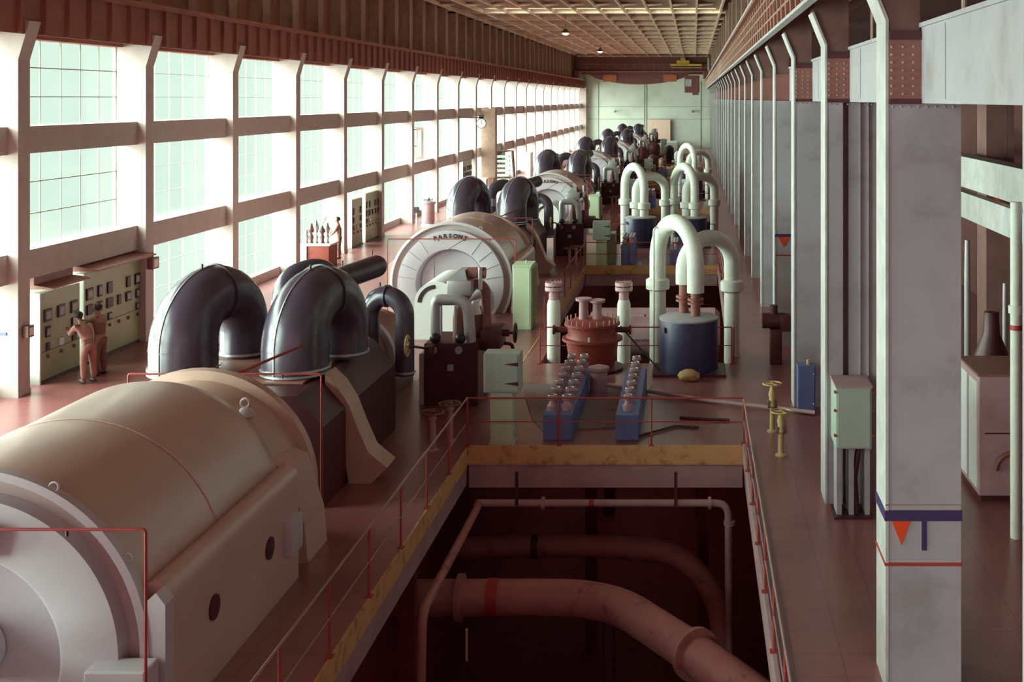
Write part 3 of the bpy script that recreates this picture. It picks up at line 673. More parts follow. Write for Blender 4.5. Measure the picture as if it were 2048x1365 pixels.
b = MB(); b.box(-5.30, -4.84, 34.585, 34.6, .05, 1.80, .005); b.build('door', 'green_cab', t, 0)
b = MB(); b.box(-5.36, -4.78, 34.57, 35.52, 1.86, 1.9); b.tube([(-5.0, 35, 1.9), (-5.0, 35, 2.0)], .02, 6); b.build('lid', 'green_cab', t, 0)
b = MB(); b.box(-4.8, -4.72, 34.9, 35.45, .1, 1.75); b.build('side_panel', 'panel_green', t, 0)
N_UNITS = 6
for (o, tmpl) in list(unit_things):
    for k in range(1, N_UNITS):
        if o.name.startswith('tall_cabinet') and k > 1: continue
        copy_tree(o, 0, UNIT*k, tmpl.format(u=ORD[k]))
# maker's lettering on the second and third generators' faces
def lettering(word, cx, y, cz, r, size, spread, parent):
    dg = bpy.context.evaluated_depsgraph_get; bm = bmesh.new(); n = len(word)
    for i, ch in enumerate(word):
        cu = bpy.data.curves.new('t', 'FONT'); cu.body = ch; cu.size = size; cu.offset = .007; cu.align_x = 'CENTER'; cu.extrude = .004
        o = bpy.data.objects.new('t', cu); COL.objects.link(o); bpy.context.view_layer.update()
        me = bpy.data.meshes.new_from_object(o.evaluated_get(dg()))
        a = (i-(n-1)/2)*spread; tb = bmesh.new(); tb.from_mesh(me)
        mt = Matrix.Translation((cx+r*math.sin(a), y, cz+r*math.cos(a))) @ Matrix.Rotation(a, 4, 'Y') @ Matrix.Rotation(PI/2, 4, 'X')
        bmesh.ops.transform(tb, matrix=mt, verts=tb.verts); tb.to_mesh(me); tb.free(); bm.from_mesh(me)
        bpy.data.objects.remove(o); bpy.data.curves.remove(cu); bpy.data.meshes.remove(me)
    mb = MB(); mb.bm.free(); mb.bm = bm
    return mb.build('lettering', 'dark', parent, 0)
gens = sorted([o for o in SC.objects if o.name.startswith('generator')], key=lambda o: o.location.y)
for k in range(1, 4):
    b = MB()
    for a in (8, 22, 38, 54, 126, 142, 158, 172):
        a = math.radians(a); u = Vector((math.cos(a), 0, math.sin(a)))
        b.tube([Vector((GX, 12.222+UNIT*k, .95))+u*1.15, Vector((GX, 12.28+UNIT*k, .95))+u*1.66], .016, 6)
    b.build('panel_seams', 'gen_groove', gens[k])
for k in (1, 2):
    lettering('PARSONS', GX, 12.235+UNIT*k, .95, 1.46, .18, .108, gens[k])
t = gens[0]
b = MB(); b.box(-7.75, -7.24, 12.12, 12.24, 2.03, 2.40, .04); bx = b.build('inspection_cover', 'tank_top', t)
b = MB(); b.torus((-7.42, 12.11, 2.25), .06, .018, 'y'); b.build('cover_handle', 'dark', bx)
b = MB(); b.box(-6.25, -5.62, 12.02, 12.35, 0, .93, .02); b.build('lower_terminal_box', 'gen_face', t, 0)

# ================================================================== TANKS, LOOP PIPES, VESSEL beyond each platform
def loop_pipe(pts, r, label, group, dy=0, bulges=(), lag=True, rust_to=None):
    t = thing('loop_pipe', (pts[0][0], pts[0][1]+dy, pts[0][2]), label, 'pipe', group)
    P = [Vector(p)+Vector((0, dy, 0)) for p in pts]
    b = MB(); b.tube(P, r, 28); b.build('lagged_pipe', 'pipe_pale', t)
    for c in bulges:
        c = Vector(c)+Vector((0, dy, 0))
        b = MB(); b.lathe([(r, -.17), (r*1.45, -.12), (r*1.45, .12), (r, .17)], c, seg=28); b.build('joint_bulge', 'pipe_pale', t)
    return t
def u_path(a, b, zc, zt, n=20):
    """vertical legs at a and b (x, y, z base), elliptical crown from zc up to zt"""
    a, b = Vector(a), Vector(b); m = Vector(((a.x+b.x)/2, (a.y+b.y)/2, 0)); h = Vector(((b.x-a.x)/2, (b.y-a.y)/2, 0))
    out = [a]; 
    for i in range(n+1):
        th = PI*i/n; out.append(m-h*math.cos(th)+Vector((0, 0, zc+(zt-zc)*math.sin(th))))
    return out+[b]
def tank(cx, y, label, dy=0):
    t = thing('heater_tank', (cx, y+dy, 0), label, 'tank', 'round blue heater tanks')
    b = MB(); b.lathe([(.78, 0), (.78, .06), (.73, .08), (.73, 1.30), (.71, 1.34)], (cx, y+dy, 0), seg=48); b.build('shell', 'tank_blue', t)
    b = MB(); b.lathe([(.735, 1.31), (.745, 1.35), (.70, 1.37), (0, 1.375)], (cx, y+dy, 0), seg=48); b.build('lid', 'tank_top', t)
    b = MB(); b.box(cx-.66, cx-.60, y+dy-.50, y+dy-.42, 1.05, 1.18); b.build('label_plate', 'tank_top', t, 0)
    b = MB(); b.box(cx-.88, cx+.92, y+dy-.72, y+dy+.6, 0, .07); b.build('base_slab', 'casing_dark', t, 0)
    return t
for k in range(0, 3):
    dy = UNIT*k; u = ORD[k]
    for side, cx in (('pit side', -.13), ('machine side', -2.47)):
        if k == 0 and cx < -1: continue
        if k >= 2 and cx < -1: continue
        tank(cx, 29.35, f'round {"navy " if k == 0 else ""}blue tank with grey lid on the {u} platform, {"nearer the columns" if cx > -1 else "nearer the turbines"}', dy)
        x0 = cx-.83; zt = 3.62
        if k == 0:
            loop_pipe(u_path((x0, 31.1, -1.2), (cx+.17, 29.4, 1.95), 2.6, 3.62), .215, 'thick pale lagged pipe looping from the pit onto the navy tank, left loop', 'pale loop pipes', 0, [(x0, 31.1, 1.9)])
            loop_pipe(u_path((cx-.13, 29.85, 2.1), (cx+1.13, 31.1, -1.2), 2.45, 3.2), .205, 'thick pale lagged pipe looping from the navy tank back down, right loop', 'pale loop pipes', 0, [(cx+1.13, 31.1, 1.85)])
            for x, y, zb in ((cx+.17, 29.4, 1.97), (cx-.13, 29.85, 2.12)):
                t = thing('pipe_stub', (x, y, 1.37), 'rust-red flanged pipe stub on the navy tank lid, '+('nearer one' if y < 29.5 else 'farther one'), 'pipe stub', 'rust-red stubs on the tank lid')
                b = MB(); b.tube([(x, y, 1.375), (x, y, zb)], .12, 20); b.build('stub', 'pipe_rust', t)
                for q in (1.66, 1.76): b = MB(); b.lathe([(.12, 0), (.2, 0), (.2, .05), (.12, .05)], (x, y, q), seg=24); b.build('flange', 'pipe_rust', t)
        else:
            loop_pipe(u_path((x0, 31.1, -1.2), (cx+.17, 29.4, 1.37), 2.6, 3.62), .2, f'pale loop pipe in front over the {side} tank of the {u} platform'.replace('pit side', 'column side'), 'pale loop pipes', dy, [(x0, 31.1, 1.9), (cx+.17, 29.4, 1.85)])
            loop_pipe(u_path((cx-.23, 29.85, 1.37), (cx+1.1, 31.1, -1.2), 2.45, 3.15), .2, f'pale loop pipe behind over the {side} tank of the {u} platform'.replace('pit side', 'column side'), 'pale loop pipes', dy, [(cx-.23, 29.85, 1.85), (cx+1.1, 31.1, 1.85)])
# open flanged risers and the dismantled red vessel
for x, y, lab in ((-3.70, 31.0, 'pale riser pipe with open bolted flange, left of the red vessel'), (-1.85, 31.0, 'pale riser pipe with open bolted flange, right of the red vessel')):
    t = thing('riser_pipe', (x, y, -1), lab, 'pipe', 'open flanged risers')
    b = MB(); b.tube([(x, y, -1.5), (x, y, 1.38), (x, y, 1.5)], [.175, .175, .14], 24); b.build('lagged_pipe', 'pipe_pale', t)
    b = MB(); b.tube([(x, y, 1.48), (x, y, 1.8)], .13, 20); b.build('neck', 'beam_grey', t)
    fl = MB(); fl.lathe([(.13, 1.72), (.23, 1.75), (.23, 1.84), (.13, 1.84)], (x, y, 0), seg=28); fl.lathe([(.13, 1.87), (.23, 1.87), (.23, 1.96), (0, 1.97)], (x, y, 0), seg=28); o = fl.build('flange', 'beam_grey', t)
    for i in range(12):
        a = 2*PI*i/12; b = MB(); b.tube([(x+.2*math.cos(a), y+.2*math.sin(a), 1.70), (x+.2*math.cos(a), y+.2*math.sin(a), 2.0)], .016, 6); b.build('stud_bolt', 'pipe_rust', o)
cx, cy = -2.56, 29.6
t = thing('pressure_vessel', (cx, cy, 0), 'round rust-red flanged vessel with two mushroom stubs, cover left off its pipes', 'vessel')
b = MB(); b.lathe([(.50, .02), (.55, .06), (.62, .45), (.66, .72)], (cx, cy, 0), seg=40); b.build('bowl', 'vessel_red', t)
b = MB(); b.lathe([(.66, .72), (.76, .74), (.76, .80), (.66, .82)], (cx, cy, 0), seg=40); b.lathe([(.66, .82), (.62, .9), (.64, 1.1), (.70, 1.12), (.70, 1.17), (.5, 1.25), (.0, 1.27)], (cx, cy, 0), seg=40); cv = b.build('cover', 'vessel_red', t)
b = MB(); b.lathe([(.62, .03), (.78, .03), (.78, .07), (.62, .08)], (cx, cy, 0), seg=40); b.build('base_ring', 'dark_red', t)
for i in range(24):
    a = 2*PI*i/24; b = MB(); b.tube([(cx+.66*math.cos(a), cy+.66*math.sin(a), 1.1), (cx+.66*math.cos(a), cy+.66*math.sin(a), 1.3)], .02, 6); b.build('stud_bolt', 'beam_grey', cv)
for dx, q in ((-.22, 1.78), (.12, 1.74)):
    b = MB(); b.lathe([(.12, 1.25), (.11, q-.12), (.13, q-.08), (.2, q-.06), (.21, q), (0, q+.01)], (cx+dx, cy, 0), seg=24); b.build('mushroom_stub', 'beam_grey', t)
for s in (-1, 1):
    b = MB(); b.tube([(cx+s*.6, cy-.1, 1.0), (cx+s*.95, cy-.1, 1.0)], .07, 12); b.tube([(cx+s*.93, cy-.1, 1.0), (cx+s*.98, cy-.1, 1.0)], .12, 16); b.build('side_nozzle', 'dark_red', t)
b = MB(); b.box(cx-.05, cx+.0, cy-.76, cy-.72, .82, .93); b.build('name_plate', 'white', t)
b = MB(); b.tube([(cx+.7, cy+.1, 1.05), (cx+1.75, cy-.5, .03)], .022, 8); b.build('drain_hose', 'dark', t)
# grey drum vessel lying behind the loops, inside the second pit
for (x0, x1, y, zz, r, lab) in ((-3.2, .8, 36.5, -.45, .75, 'large grey horizontal drum lying in the second pit behind the pipe loops'),):
    t = thing('condenser_drum', ((x0+x1)/2, y, zz), lab, 'drum')
    b = MB(); b.tube([(x0, y, zz), (x0+.15, y, zz), (x1-.15, y, zz), (x1, y, zz)], [r*.8, r, r, r*.8], 36); b.build('shell', 'beam_grey', t)
    for q in (x0+.6, x1-.6): b = MB(); b.box(q-.15, q+.15, y-.5, y+.5, -6.0, zz-.3); b.build('saddle', 'dark_red', t)
    b = MB(); b.box(x0+.3, x1-.2, y-.9, y-.84, .2, .26); b.box(x0+.3, x1-.2, y-.9, y-.84, -.5, -.44)
    for q in range(6): b.box(x0+.4+q*.65, x0+.44+q*.65, y-.9, y-.84, -.5, .26)
    b.build('ladder_frame', 'pipe_white', t, 0)
t = thing('vent_pipe', (-1.0, 31.9, 0), 'thin pale pipe with hooked top rising among the loops near the second tank', 'pipe')
b = MB(); b.tube(fillet([(-1.05, 30.6, -1), (-1.05, 30.6, 3.05), (-1.05, 30.6, 3.45), (-.8, 30.7, 3.45), (-.8, 30.7, 3.3)], .12), .028, 10); b.build('pipe_run', 'pipe_pale', t)
# dark valve on the third column beside the loops
t = thing('motor_valve', (2.15, 30.2, 0), 'dark motor valve on a stand between the loop pipes and the columns', 'valve')
b = MB(); b.box(1.95, 2.25, 30.0, 30.4, 0, .9, .02); b.build('stand', 'dark_red', t)
b = MB(); b.tube([(1.75, 30.2, 1.1), (2.35, 30.2, 1.1)], .2, 16); b.box(2.2, 2.5, 30.0, 30.4, .85, 1.25, .02); b.tube([(2.05, 30.2, 1.2), (2.05, 30.2, 1.5)], .1, 12); b.build('body', 'dark_red', t)
b = MB(); b.wheel((2.55, 30.2, 1.05), .2, 'x', .025); b.build('handwheel', 'dark', t)

# ---- valve banks on the nearest platforms
def valve_bank(x0, x1, y0, y1, label, rows, dy=0, h=.52):
    t = thing('valve_bank', ((x0+x1)/2, (y0+y1)/2+dy, 0), label, 'valve bank', 'blue based valve banks')
    b = MB(); b.box(x0, x1, y0+dy, y1+dy, 0, h, .02); b.build('base', 'blue_box', t, 0)
    n = 7
    for r in range(rows):
        xx = x0+(x1-x0)*(r+.5)/rows
        for i in range(n):
            yy = y0+.35+(y1-y0-.5)*i/(n-1)+dy
            b = MB(); b.lathe([(.10, h), (.11, h+.10), (.07, h+.14), (.05, h+.2), (.10, h+.22), (.11, h+.26), (.03, h+.29)], (xx, yy, 0), seg=14); b.build('valve_body', 'beam_grey', t)
            b = MB(); b.torus((xx, yy, h+.30), .085, .012, 'z', 16, 6); b.build('valve_rim', 'pipe_grey', t)
    if rows == 2:
        b = MB(); b.box((x0+x1)/2-.015, (x0+x1)/2+.015, y0+dy-.02, y0+dy, .02, h+.05); b.build('centre_strip', 'red_rail', t)
    return t
valve_bank(-3.0, -2.42, 23.35, 27.6, 'long double-row valve bank on a blue base on the front platform', 2)
valve_bank(-1.56, -1.1, 23.35, 27.4, 'long single-row valve bank on a blue base right of the double one', 1)
t = thing('valve_bank', (-2.3, 27.3, 0), 'short grey capped valve pot beside the far end of the double valve bank', 'valve')
b = MB(); b.lathe([(.2, 0), (.2, .55), (.24, .6), (.24, .66), (.1, .7)], (-2.18, 26.9, 0), seg=24); b.build('body', 'beam_grey', t)
for k in range(1, 4):
    dy = UNIT*k
    valve_bank(-3.0, -2.42, 23.35, 25.2, f'short blue-based valve bank at the left of the {ORD[k]} platform', 2, dy, .8)
    valve_bank(-1.0, -.5, 23.35, 25.2, f'short blue-based valve bank in the middle of the {ORD[k]} platform', 1, dy, .6)
    t = thing('plinth_cabinet', (-3.9, 23.9+dy, 0), f'plain olive-green box at the turbine side corner of the {ORD[k]} platform', 'cabinet', 'olive boxes at the platform corners')
    b = MB(); b.box(-3.95, -3.25, 23.5+dy, 24.5+dy, 0, 1.25, .02); b.build('body', 'panel_green', t, 0)
    b = MB(); b.box(-3.9, -3.3, 23.485+dy, 23.5+dy, .08, 1.15, .004); b.build('door', 'panel_green', t, 0)
# slab, hose, stick, sacks
b = MB(); b.prism([(-4.1, 27.9), (-1.0, 27.9), (-1.3, 24.3), (-3.1, 24.0), (-3.45, 25.0)], 'z', 0.0, .03); tag(b.build('floor_plate', 'concrete', None, 0), 'pale flat slab under the valve banks on the front platform', 'floor plate')
b = MB(); b.tube([(-2.1, 27.55, .1), (.4, 26.2, .06), (2.6, 25.2, .07)], .045, 10); tag(b.build('floor_pipe', 'pipe_white'), 'long slender white pipe lying across the front platform', 'pipe')
b = MB(); b.tube([(-.3, 24.95, .03), (.75, 24.75, .03)], .03, 8); tag(b.build('floor_rod', 'casing_dark'), 'dark rod lying on the front platform near its far right', 'rod')
b = MB(); b.tube([(-1.1, 23.6, .03), (-.4, 24.3, .03), (.1, 24.2, .03)], .025, 8); tag(b.build('floor_cable', 'casing_dark'), 'dark cable curling over the front platform right of the valve bank', 'cable')
for x, y, rx, mt, lab in ((-.12, 28.35, .27, 'sack', 'lumpy tan sack in front of the navy tank'), (-2.42, 28.4, .2, 'sack', 'small ochre sack in front of the red vessel')):
    b = MB(); b.ball((x, y, .12), rx, .2, .15, 20)
    for v in b.bm.verts: v.co += Vector((R.uniform(-1, 1), R.uniform(-1, 1), R.uniform(-.6, .6)))*.018
    for v in b.bm.verts: v.co.z = max(v.co.z, 0.0)
    tag(b.build('sack', mt), lab, 'sack')
# yellow floor valves on the walkway side
for x, y, h, dx, lab in ((1.66, 22.4, .84, 0, 'yellow pedestal valve with spoked wheel beside the walkway, nearer one'), (1.60, 24.0, .98, 0, 'yellow pedestal valve with spoked wheel beside the walkway, farther one')):
    t = thing('pedestal_valve', (x, y, 0), lab, 'valve', 'yellow pedestal valves')
    b = MB(); b.lathe([(.11, 0), (.11, .02), (.055, .05), (.05, h*.5), (.075, h*.55), (.06, h*.7), (.08, h*.78), (.03, h)], (x, y, 0), seg=18); b.build('post', 'yellow', t)
    b = MB(); b.wheel((x, y, h), .19, 'z', .016); b.build('handwheel', 'yellow', t)
    b = MB(); b.box(x-.1, x+.1, y-.06, y+.06, h*.5, h*.66, .02); b.build('gear_box', 'wheel_brown', t)
# cabinets against the right columns
t = thing('switch_cabinet', (2.55, 19.4, 0), 'grey switch cabinet on channel legs fixed to the second right column', 'cabinet')
b = MB(); b.box(2.29, 2.87, 18.95, 19.68, 1.15, 2.14, .012); b.build('box', 'grey_green', t, 0)
b = MB(); b.box(2.32, 2.84, 18.935, 18.95, 1.18, 2.11, .004); dd = b.build('door', 'grey_green', t, 0)
b = MB(); b.box(2.28, 2.88, 18.93, 19.69, 2.14, 2.17); b.build('lid', 'beam_grey', t, 0)
for x in (2.26, 2.87):
    for z in (1.35, 1.75, 2.05): b = MB(); b.box(x, x+.03, 18.93, 19.0, z, z+.035); b.build('clip', 'red_mark', t, 0)
for x in (2.32, 2.52, 2.78): b = MB(); b.box(x, x+.08, 19.1, 19.5, .03, 1.15); b.build('channel_leg', 'steel_right', t, 0)
b = MB(); b.tube([(2.66, 19.2, .03), (2.62, 19.2, .6), (2.7, 19.2, 1.15)], .05, 10); b.build('conduit', 'casing_dark', t)
b = MB(); b.box(2.27, 2.9, 18.98, 19.6, 0, .035); b.build('base_plate', 'casing_dark', t, 0)
t = thing('blue_locker', (2.4, 25.6, 0), 'small blue locker standing at the foot of the third right column', 'locker')
b = MB(); b.box(2.24, 2.62, 25.35, 25.7, .04, 1.04, .012); b.build('body', 'blue_box', t, 0)
b = MB(); b.box(2.26, 2.60, 25.335, 25.35, .07, 1.01, .004); b.build('door', 'blue_box', t, 0)
for z in (.22, .86): b = MB(); b.ball((2.58, 25.33, z), .02, seg=8); b.build('latch', 'chrome', t)
b = MB(); b.tube([(2.48, 25.5, 1.04), (2.48, 25.5, 1.14)], .04, 10); b.build('vent_knob', 'yellow', t)
for x in (2.28, 2.56): b = MB(); b.box(x, x+.03, 25.38, 25.68, 0, .05); b.build('foot', 'dark', t, 0)

# ================================================================== ANNEX seen right of the big column
t = thing('plant_cabinet', (5.3, 20.3, 0), 'large grey steel cabinet in the dim bay right of the big column', 'cabinet')
b = MB(); b.box(4.80, 7.4, 19.8, 21.2, .1, 2.12, .02); b.build('body', 'beam_grey', t, 0)
b = MB(); b.box(4.78, 7.4, 19.78, 21.22, 2.12, 2.16); b.build('top', 'casing_brown', t, 0)
for y in (19.9, 20.6): b = MB(); b.box(4.785, 4.80, y, y+.55, .2, 2.0); b.build('side_panel', 'white', t, 0)  # white plates carry the light on this side of the cabinet as colour
b = MB(); b.box(4.9, 7.3, 19.785, 19.8, 1.15, 1.17); b.build('front_seam', 'casing_dark', t, 0)
b = MB(); b.torus((5.35, 19.76, .55), .28, .05, 'y', 20, 8, 0, PI); b.build('front_pipe', 'casing_brown', t)
b = MB(); b.box(4.85, 7.3, 19.85, 21.1, 0, .1); b.build('plinth', 'casing_dark', t, 0)
t = thing('stand_pipe', (4.42, 16.0, 0), 'white vertical pipe with a red band in the bay right of the big column', 'pipe')
t.location = (4.96, 18.2, 0)
b = MB(); b.tube([(4.99, 18.2, 0), (4.99, 18.2, 5.2)], .09, 18); b.build('pipe_run', 'pipe_pale', t)
b = MB(); b.tube([(4.99, 18.2, 3.22), (4.99, 18.2, 3.30)], .094, 18); b.build('red_band', 'red_mark', t)
b = MB(); b.tube([(4.99, 18.2, 3.48), (4.99, 18.2, 3.60)], .12, 18); b.build('coupling', 'pipe_pale', t)
b = MB(); b.box(5.5, 5.9, 12, 40, 5.0, 5.62); structure('trim_131', b, 'girder_light', 0)
b = MB(); b.box(5.9, 6.1, 20, 44, 4.2, 4.75); b.box(5.9, 6.05, 27.0, 27.3, 0, 4.3); structure('trim_132', b, 'girder_light', 0)
b = MB(); b.box(6.12, 6.7, 24.6, 25.4, 0, 8.6); structure('trim_133', b, 'upper_shaft', 0)
t = thing('feed_pump', (6.3, 23.8, 0), 'dark conical pump casing behind the grey cabinet in the right hand bay', 'pump')
b = MB(); b.lathe([(.7, 0), (.65, .9), (.4, 1.7), (.16, 2.3), (.14, 2.7), (0, 2.72)], (5.72, 22.6, 0), seg=28); b.build('casing', 'casing_dark', t)
b = MB(); b.box(4.9, 6.5, 22.0, 23.2, 0, .08); b.build('base', 'casing_dark', t, 0)
for n_, (x, y, h, r) in enumerate(((6.0, 25.8, 3.7, .07), (6.6, 26.3, 3.3, .05), (6.95, 26.3, 3.2, .08), (7.15, 26.6, 3.4, .05), (6.4, 24.2, 3.0, .05))):
    b = MB(); b.tube([(x, y, 0), (x, y, h*.8), (x, y, h)], [r, r, r*.8], 12)
    tag(b.build('stand_pipe', 'pipe_grey'), f'{COUNT[n_]} short pale upright tube in the dim cluster behind the grey cabinet', 'pipe', 'pale tubes in the right hand bay')
b = MB(); b.lathe([(.12, .12), (.2, 0), (.02, -.02)], (6.5, 24.5, 5.0)); b.tube([(6.5, 24.5, 5.1), (6.5, 24.5, 8.6)], .01, 6)
t = thing('pendant_lamp', (6.5, 24.5, 4.9), 'small glowing lamp hanging in the bay right of the big column', 'lamp')
b.build('shade', 'dark', t); b = MB(); b.ball((6.5, 24.5, 4.96), .07, seg=12); b.build('bulb', 'lamp', t)
b = MB(); b.ball((6.3, 24.58, 4.6), .12, .03, .12, 16); tag(b.build('warning_disc', 'orange'), 'orange disc on the frame in the bay right of the big column', 'sign')

# ================================================================== CONTROL PANELS along the windows
def control_panel(y0, y1, h, label, rich=True):
    x = -15.55; t = thing('control_panel', (x, (y0+y1)/2, 0), label, 'control panel', 'green control panels along the windows')
    b = MB(); b.box(x-.35, x, y0, y1, .06, h, .01); b.build('board', 'panel_green', t, 0)
    b = MB(); b.box(x-.36, x+.02, y0-.06, y0, 0, h+.02); b.build('end_frame', 'white', t, 0)
    b = MB(); b.box(x-.34, x+.03, y0, y1, 0, .06); b.build('plinth', 'dark', t, 0)
    R.seed(int(y0*10)); n = max(2, int((y1-y0)/.5)); W_ = (y1-y0)/n
    for i in range(n):
        yy = y0+W_*(i+.5)
        for z, s, m_ in ((h-.55, .15, 'dark'), (h-.95, .13, 'dark'), (h-1.3, .09, 'white' if i % 3 == 1 else 'dark')):
            if R.random() < .18: continue
            w = s*R.uniform(.6, 1.2); b = MB(); b.box(x, x+.04, yy-w, yy+w, z-s, z+s, .006); o = b.build('instrument', m_, t, 0)
            if rich and m_ == 'dark' and R.random() < .6:
                b = MB(); b.box(x+.04, x+.045, yy-w*.7, yy+w*.7, z-s*.6, z+s*.6); b.build('dial', 'tank_top', o, 0)
        b = MB(); b.box(x, x+.05, yy-.02, yy+.02, h-1.58, h-1.5); b.build('switch', 'wheel_brown', t, 0)
    b = MB(); b.box(x, x+.003, y0, y1, h-1.42, h-1.40); b.build('seam', 'dark', t, 0)
    return t
control_panel(27.95, 29.75, 2.15, 'shorter green control panel nearest the camera, left of the two men')
control_panel(29.95, 33.05, 2.33, 'long green control panel full of dials in front of the two men')
control_panel(53.4, 55.1, 2.2, 'narrow olive control panel beside the lone man farther down the window wall', False)
control_panel(55.6, 58.6, 2.3, 'grey-green control panel just beyond the narrow olive one', False)
control_panel(79.0, 82.2, 2.6, 'yellow-green control panel far down the window wall before the clock', False)
# canopy lights over the long panel
t = thing('panel_canopy', (-15.3, 31, 2.4), 'dark slanting canopy over the long green control panel', 'canopy')
b = MB(); b.prism([(-15.92, 2.40), (-15.15, 2.40), (-15.15, 2.44), (-15.7, 2.53), (-15.7, 2.58), (-15.92, 2.58)], 'y', 29.9, 33.1); b.build('hood', 'casing_brown', t, 0)
t = thing('panel_canopy', (-15.3, 28.8, 2.3), 'thin slanting canopy over the shorter green control panel', 'canopy')
b = MB(); b.prism([(-15.92, 2.26), (-15.25, 2.26), (-15.25, 2.29), (-15.7, 2.36), (-15.7, 2.58), (-15.92, 2.58)], 'y', 27.95, 29.7); b.build('hood', 'casing_brown', t, 0)
# small wall boxes
for (x, y, z0, z1, w, mt, nm, lab) in ((-15.28, 26.95, 1.33, 1.60, .12, 'wheel_brown', 'push_button_box', 'small brown button box on the first window wall column'),
                            (-15.28, 33.2, 2.0, 2.32, .2, 'casing_brown', 'speaker_box', 'brown box bracketed off the second window wall column')):
    t = thing(nm, (x, y, z0), lab, 'box')
    b = MB(); b.box(-15.335, x+.08, y-w, y+w, z0, z1, .01); b.build('box', mt, t, 0)
    b = MB(); b.box(x+.08, x+.09, y-w*.6, y+w*.6, z0+.05, z1-.05); b.build('cover', 'white', t, 0)
b = MB(); b.box(-15.8, -15.62, 26.68, 26.70, 1.42, 1.49); tag(b.build('blue_plate', 'blue_box', None, 0), 'tiny blue plate on the lit side of the first window wall column', 'sign')
t = thing('hanging_banner', (-15.2, 64.5, 3.5), 'narrow tan hanging board beside a window far down the wall', 'board')
b = MB(); b.box(-15.1, -14.75, 64.0, 64.06, 3.5, 5.25); b.build('board', 'pilaster', t, 0)
b = MB(); b.box(-15.36, -15.1, 64.0, 64.04, 5.1, 5.15); b.box(-15.36, -15.1, 64.0, 64.04, 4.2, 4.25); b.build('bracket', 'dark', t, 0)
b = MB(); b.box(-15.03, -14.83, 63.98, 64.0, 3.65, 5.1); b.build('white_panel', 'grey_green', t, 0)
t = thing('hall_clock', (-13.9, 76.5, 5.2), 'round wall clock hung on a bracket off the window wall', 'clock')
b = MB(); b.lathe([(0, -.06), (.33, -.06), (.33, .06), (0, .06)], (-13.85, 76.55, 5.2), 'y', 32); b.build('case', 'wheel_brown', t)
b = MB(); b.lathe([(0, -.07), (.28, -.07), (.28, -.06)], (-13.85, 76.55, 5.2), 'y', 32); cf = b.build('face', 'clock_face', t)
b = MB(); b.box(-13.86, -13.84, 76.46, 76.47, 5.2, 5.42); b.box(-13.85, -13.70, 76.46, 76.47, 5.19, 5.21); b.build('hands', 'dark', cf, 0)
b = MB(); b.box(-15.37, -13.7, 76.5, 76.6, 5.55, 5.62); b.box(-14.0, -13.7, 76.5, 76.6, 5.5, 5.75); b.build('bracket', 'dark', t, 0)
b = MB(); b.box(-15.3, -14.3, 84.5, 85.3, 0, 6.1); structure('trim_134', b, 'pilaster', 0)

# ================================================================== EQUIPMENT along the window wall
t = thing('test_bench', (-15.4, 48, 0), 'red bench carrying polished valve parts near the lone man', 'bench')
b = MB(); b.box(-15.95, -14.75, 47.5, 48.6, 0, .85, .02); b.build('bench', 'vessel_red', t, 0)
b = MB(); b.box(-16.0, -14.7, 47.45, 48.65, .85, .92, .01); b.build('top', 'white', t, 0)
b = MB(); b.box(-15.9, -15.65, 47.44, 47.5, 0.05, .85); b.build('white_leg', 'white', t, 0)
for i, (x, h) in enumerate(((-15.8, .55), (-15.6, .8), (-15.4, .95), (-15.15, .7), (-14.95, .85))):
    b = MB(); b.lathe([(.10, 0), (.06, .1), (.09, .25), (.05, .35), (.12, h*.7), (.08, h*.8), (.03, h)], (x, 47.9, .92), seg=14); b.build('valve_part', 'dark_red' if i % 2 else 'chrome', t)
b = MB(); b.tube([(-15.9, 47.9, 1.3), (-14.9, 47.9, 1.35)], .04, 8); b.tube([(-15.2, 47.9, 1.6), (-15.0, 47.9, 2.0)], .03, 8); b.build('cross_pipe', 'chrome', t)
t = thing('oil_purifier', (-14.3, 63, 0), 'grey upright cylindrical purifier drum on the bright floor by the windows', 'drum')
b = MB(); b.lathe([(.30, .12), (.34, .2), (.34, 1.15), (.40, 1.2), (.40, 1.28), (.1, 1.33)], (-14.25, 63, 0), seg=28); b.build('body', 'beam_grey', t)
b = MB(); b.lathe([(.36, 0), (.36, .1), (.28, .12)], (-14.25, 63, 0), seg=28); b.build('foot', 'white', t)
b = MB(); b.tube([(-14.25, 63, 1.3), (-14.2, 63, 1.5)], .05, 8); b.box(-14.5, -14.0, 62.9, 63.1, 1.36, 1.4); b.build('clamp', 'dark', t, 0)
b = MB(); b.box(-15.0, -14.75, 62.8, 63.1, .7, 1.0); b.build('meter_box', 'dark', t, 0)
b = MB(); b.tube([(-14.75, 62.95, .85), (-14.5, 62.95, .85)], .03, 8); b.tube([(-14.87, 62.95, 0), (-14.87, 62.95, .7)], .03, 8); b.build('meter_stand', 'white', t)
t = thing('portable_compressor', (-12.6, 63.3, 0), 'small dark wheeled compressor right of the grey purifier drum', 'compressor')
b = MB(); b.tube([(-13.0, 63.2, .3), (-12.3, 63.2, .45)], .18, 16); b.build('tank', 'dark', t)
b = MB(); b.box(-12.75, -12.35, 63.0, 63.4, .5, .85, .03); b.build('motor', 'casing_brown', t)
for x in (-12.95, -12.35): b = MB(); b.lathe([(.12, -.03), (.16, -.02), (.16, .02), (.12, .03)], (x, 63.0, .16), 'y', 18); b.build('wheel', 'dark', t)
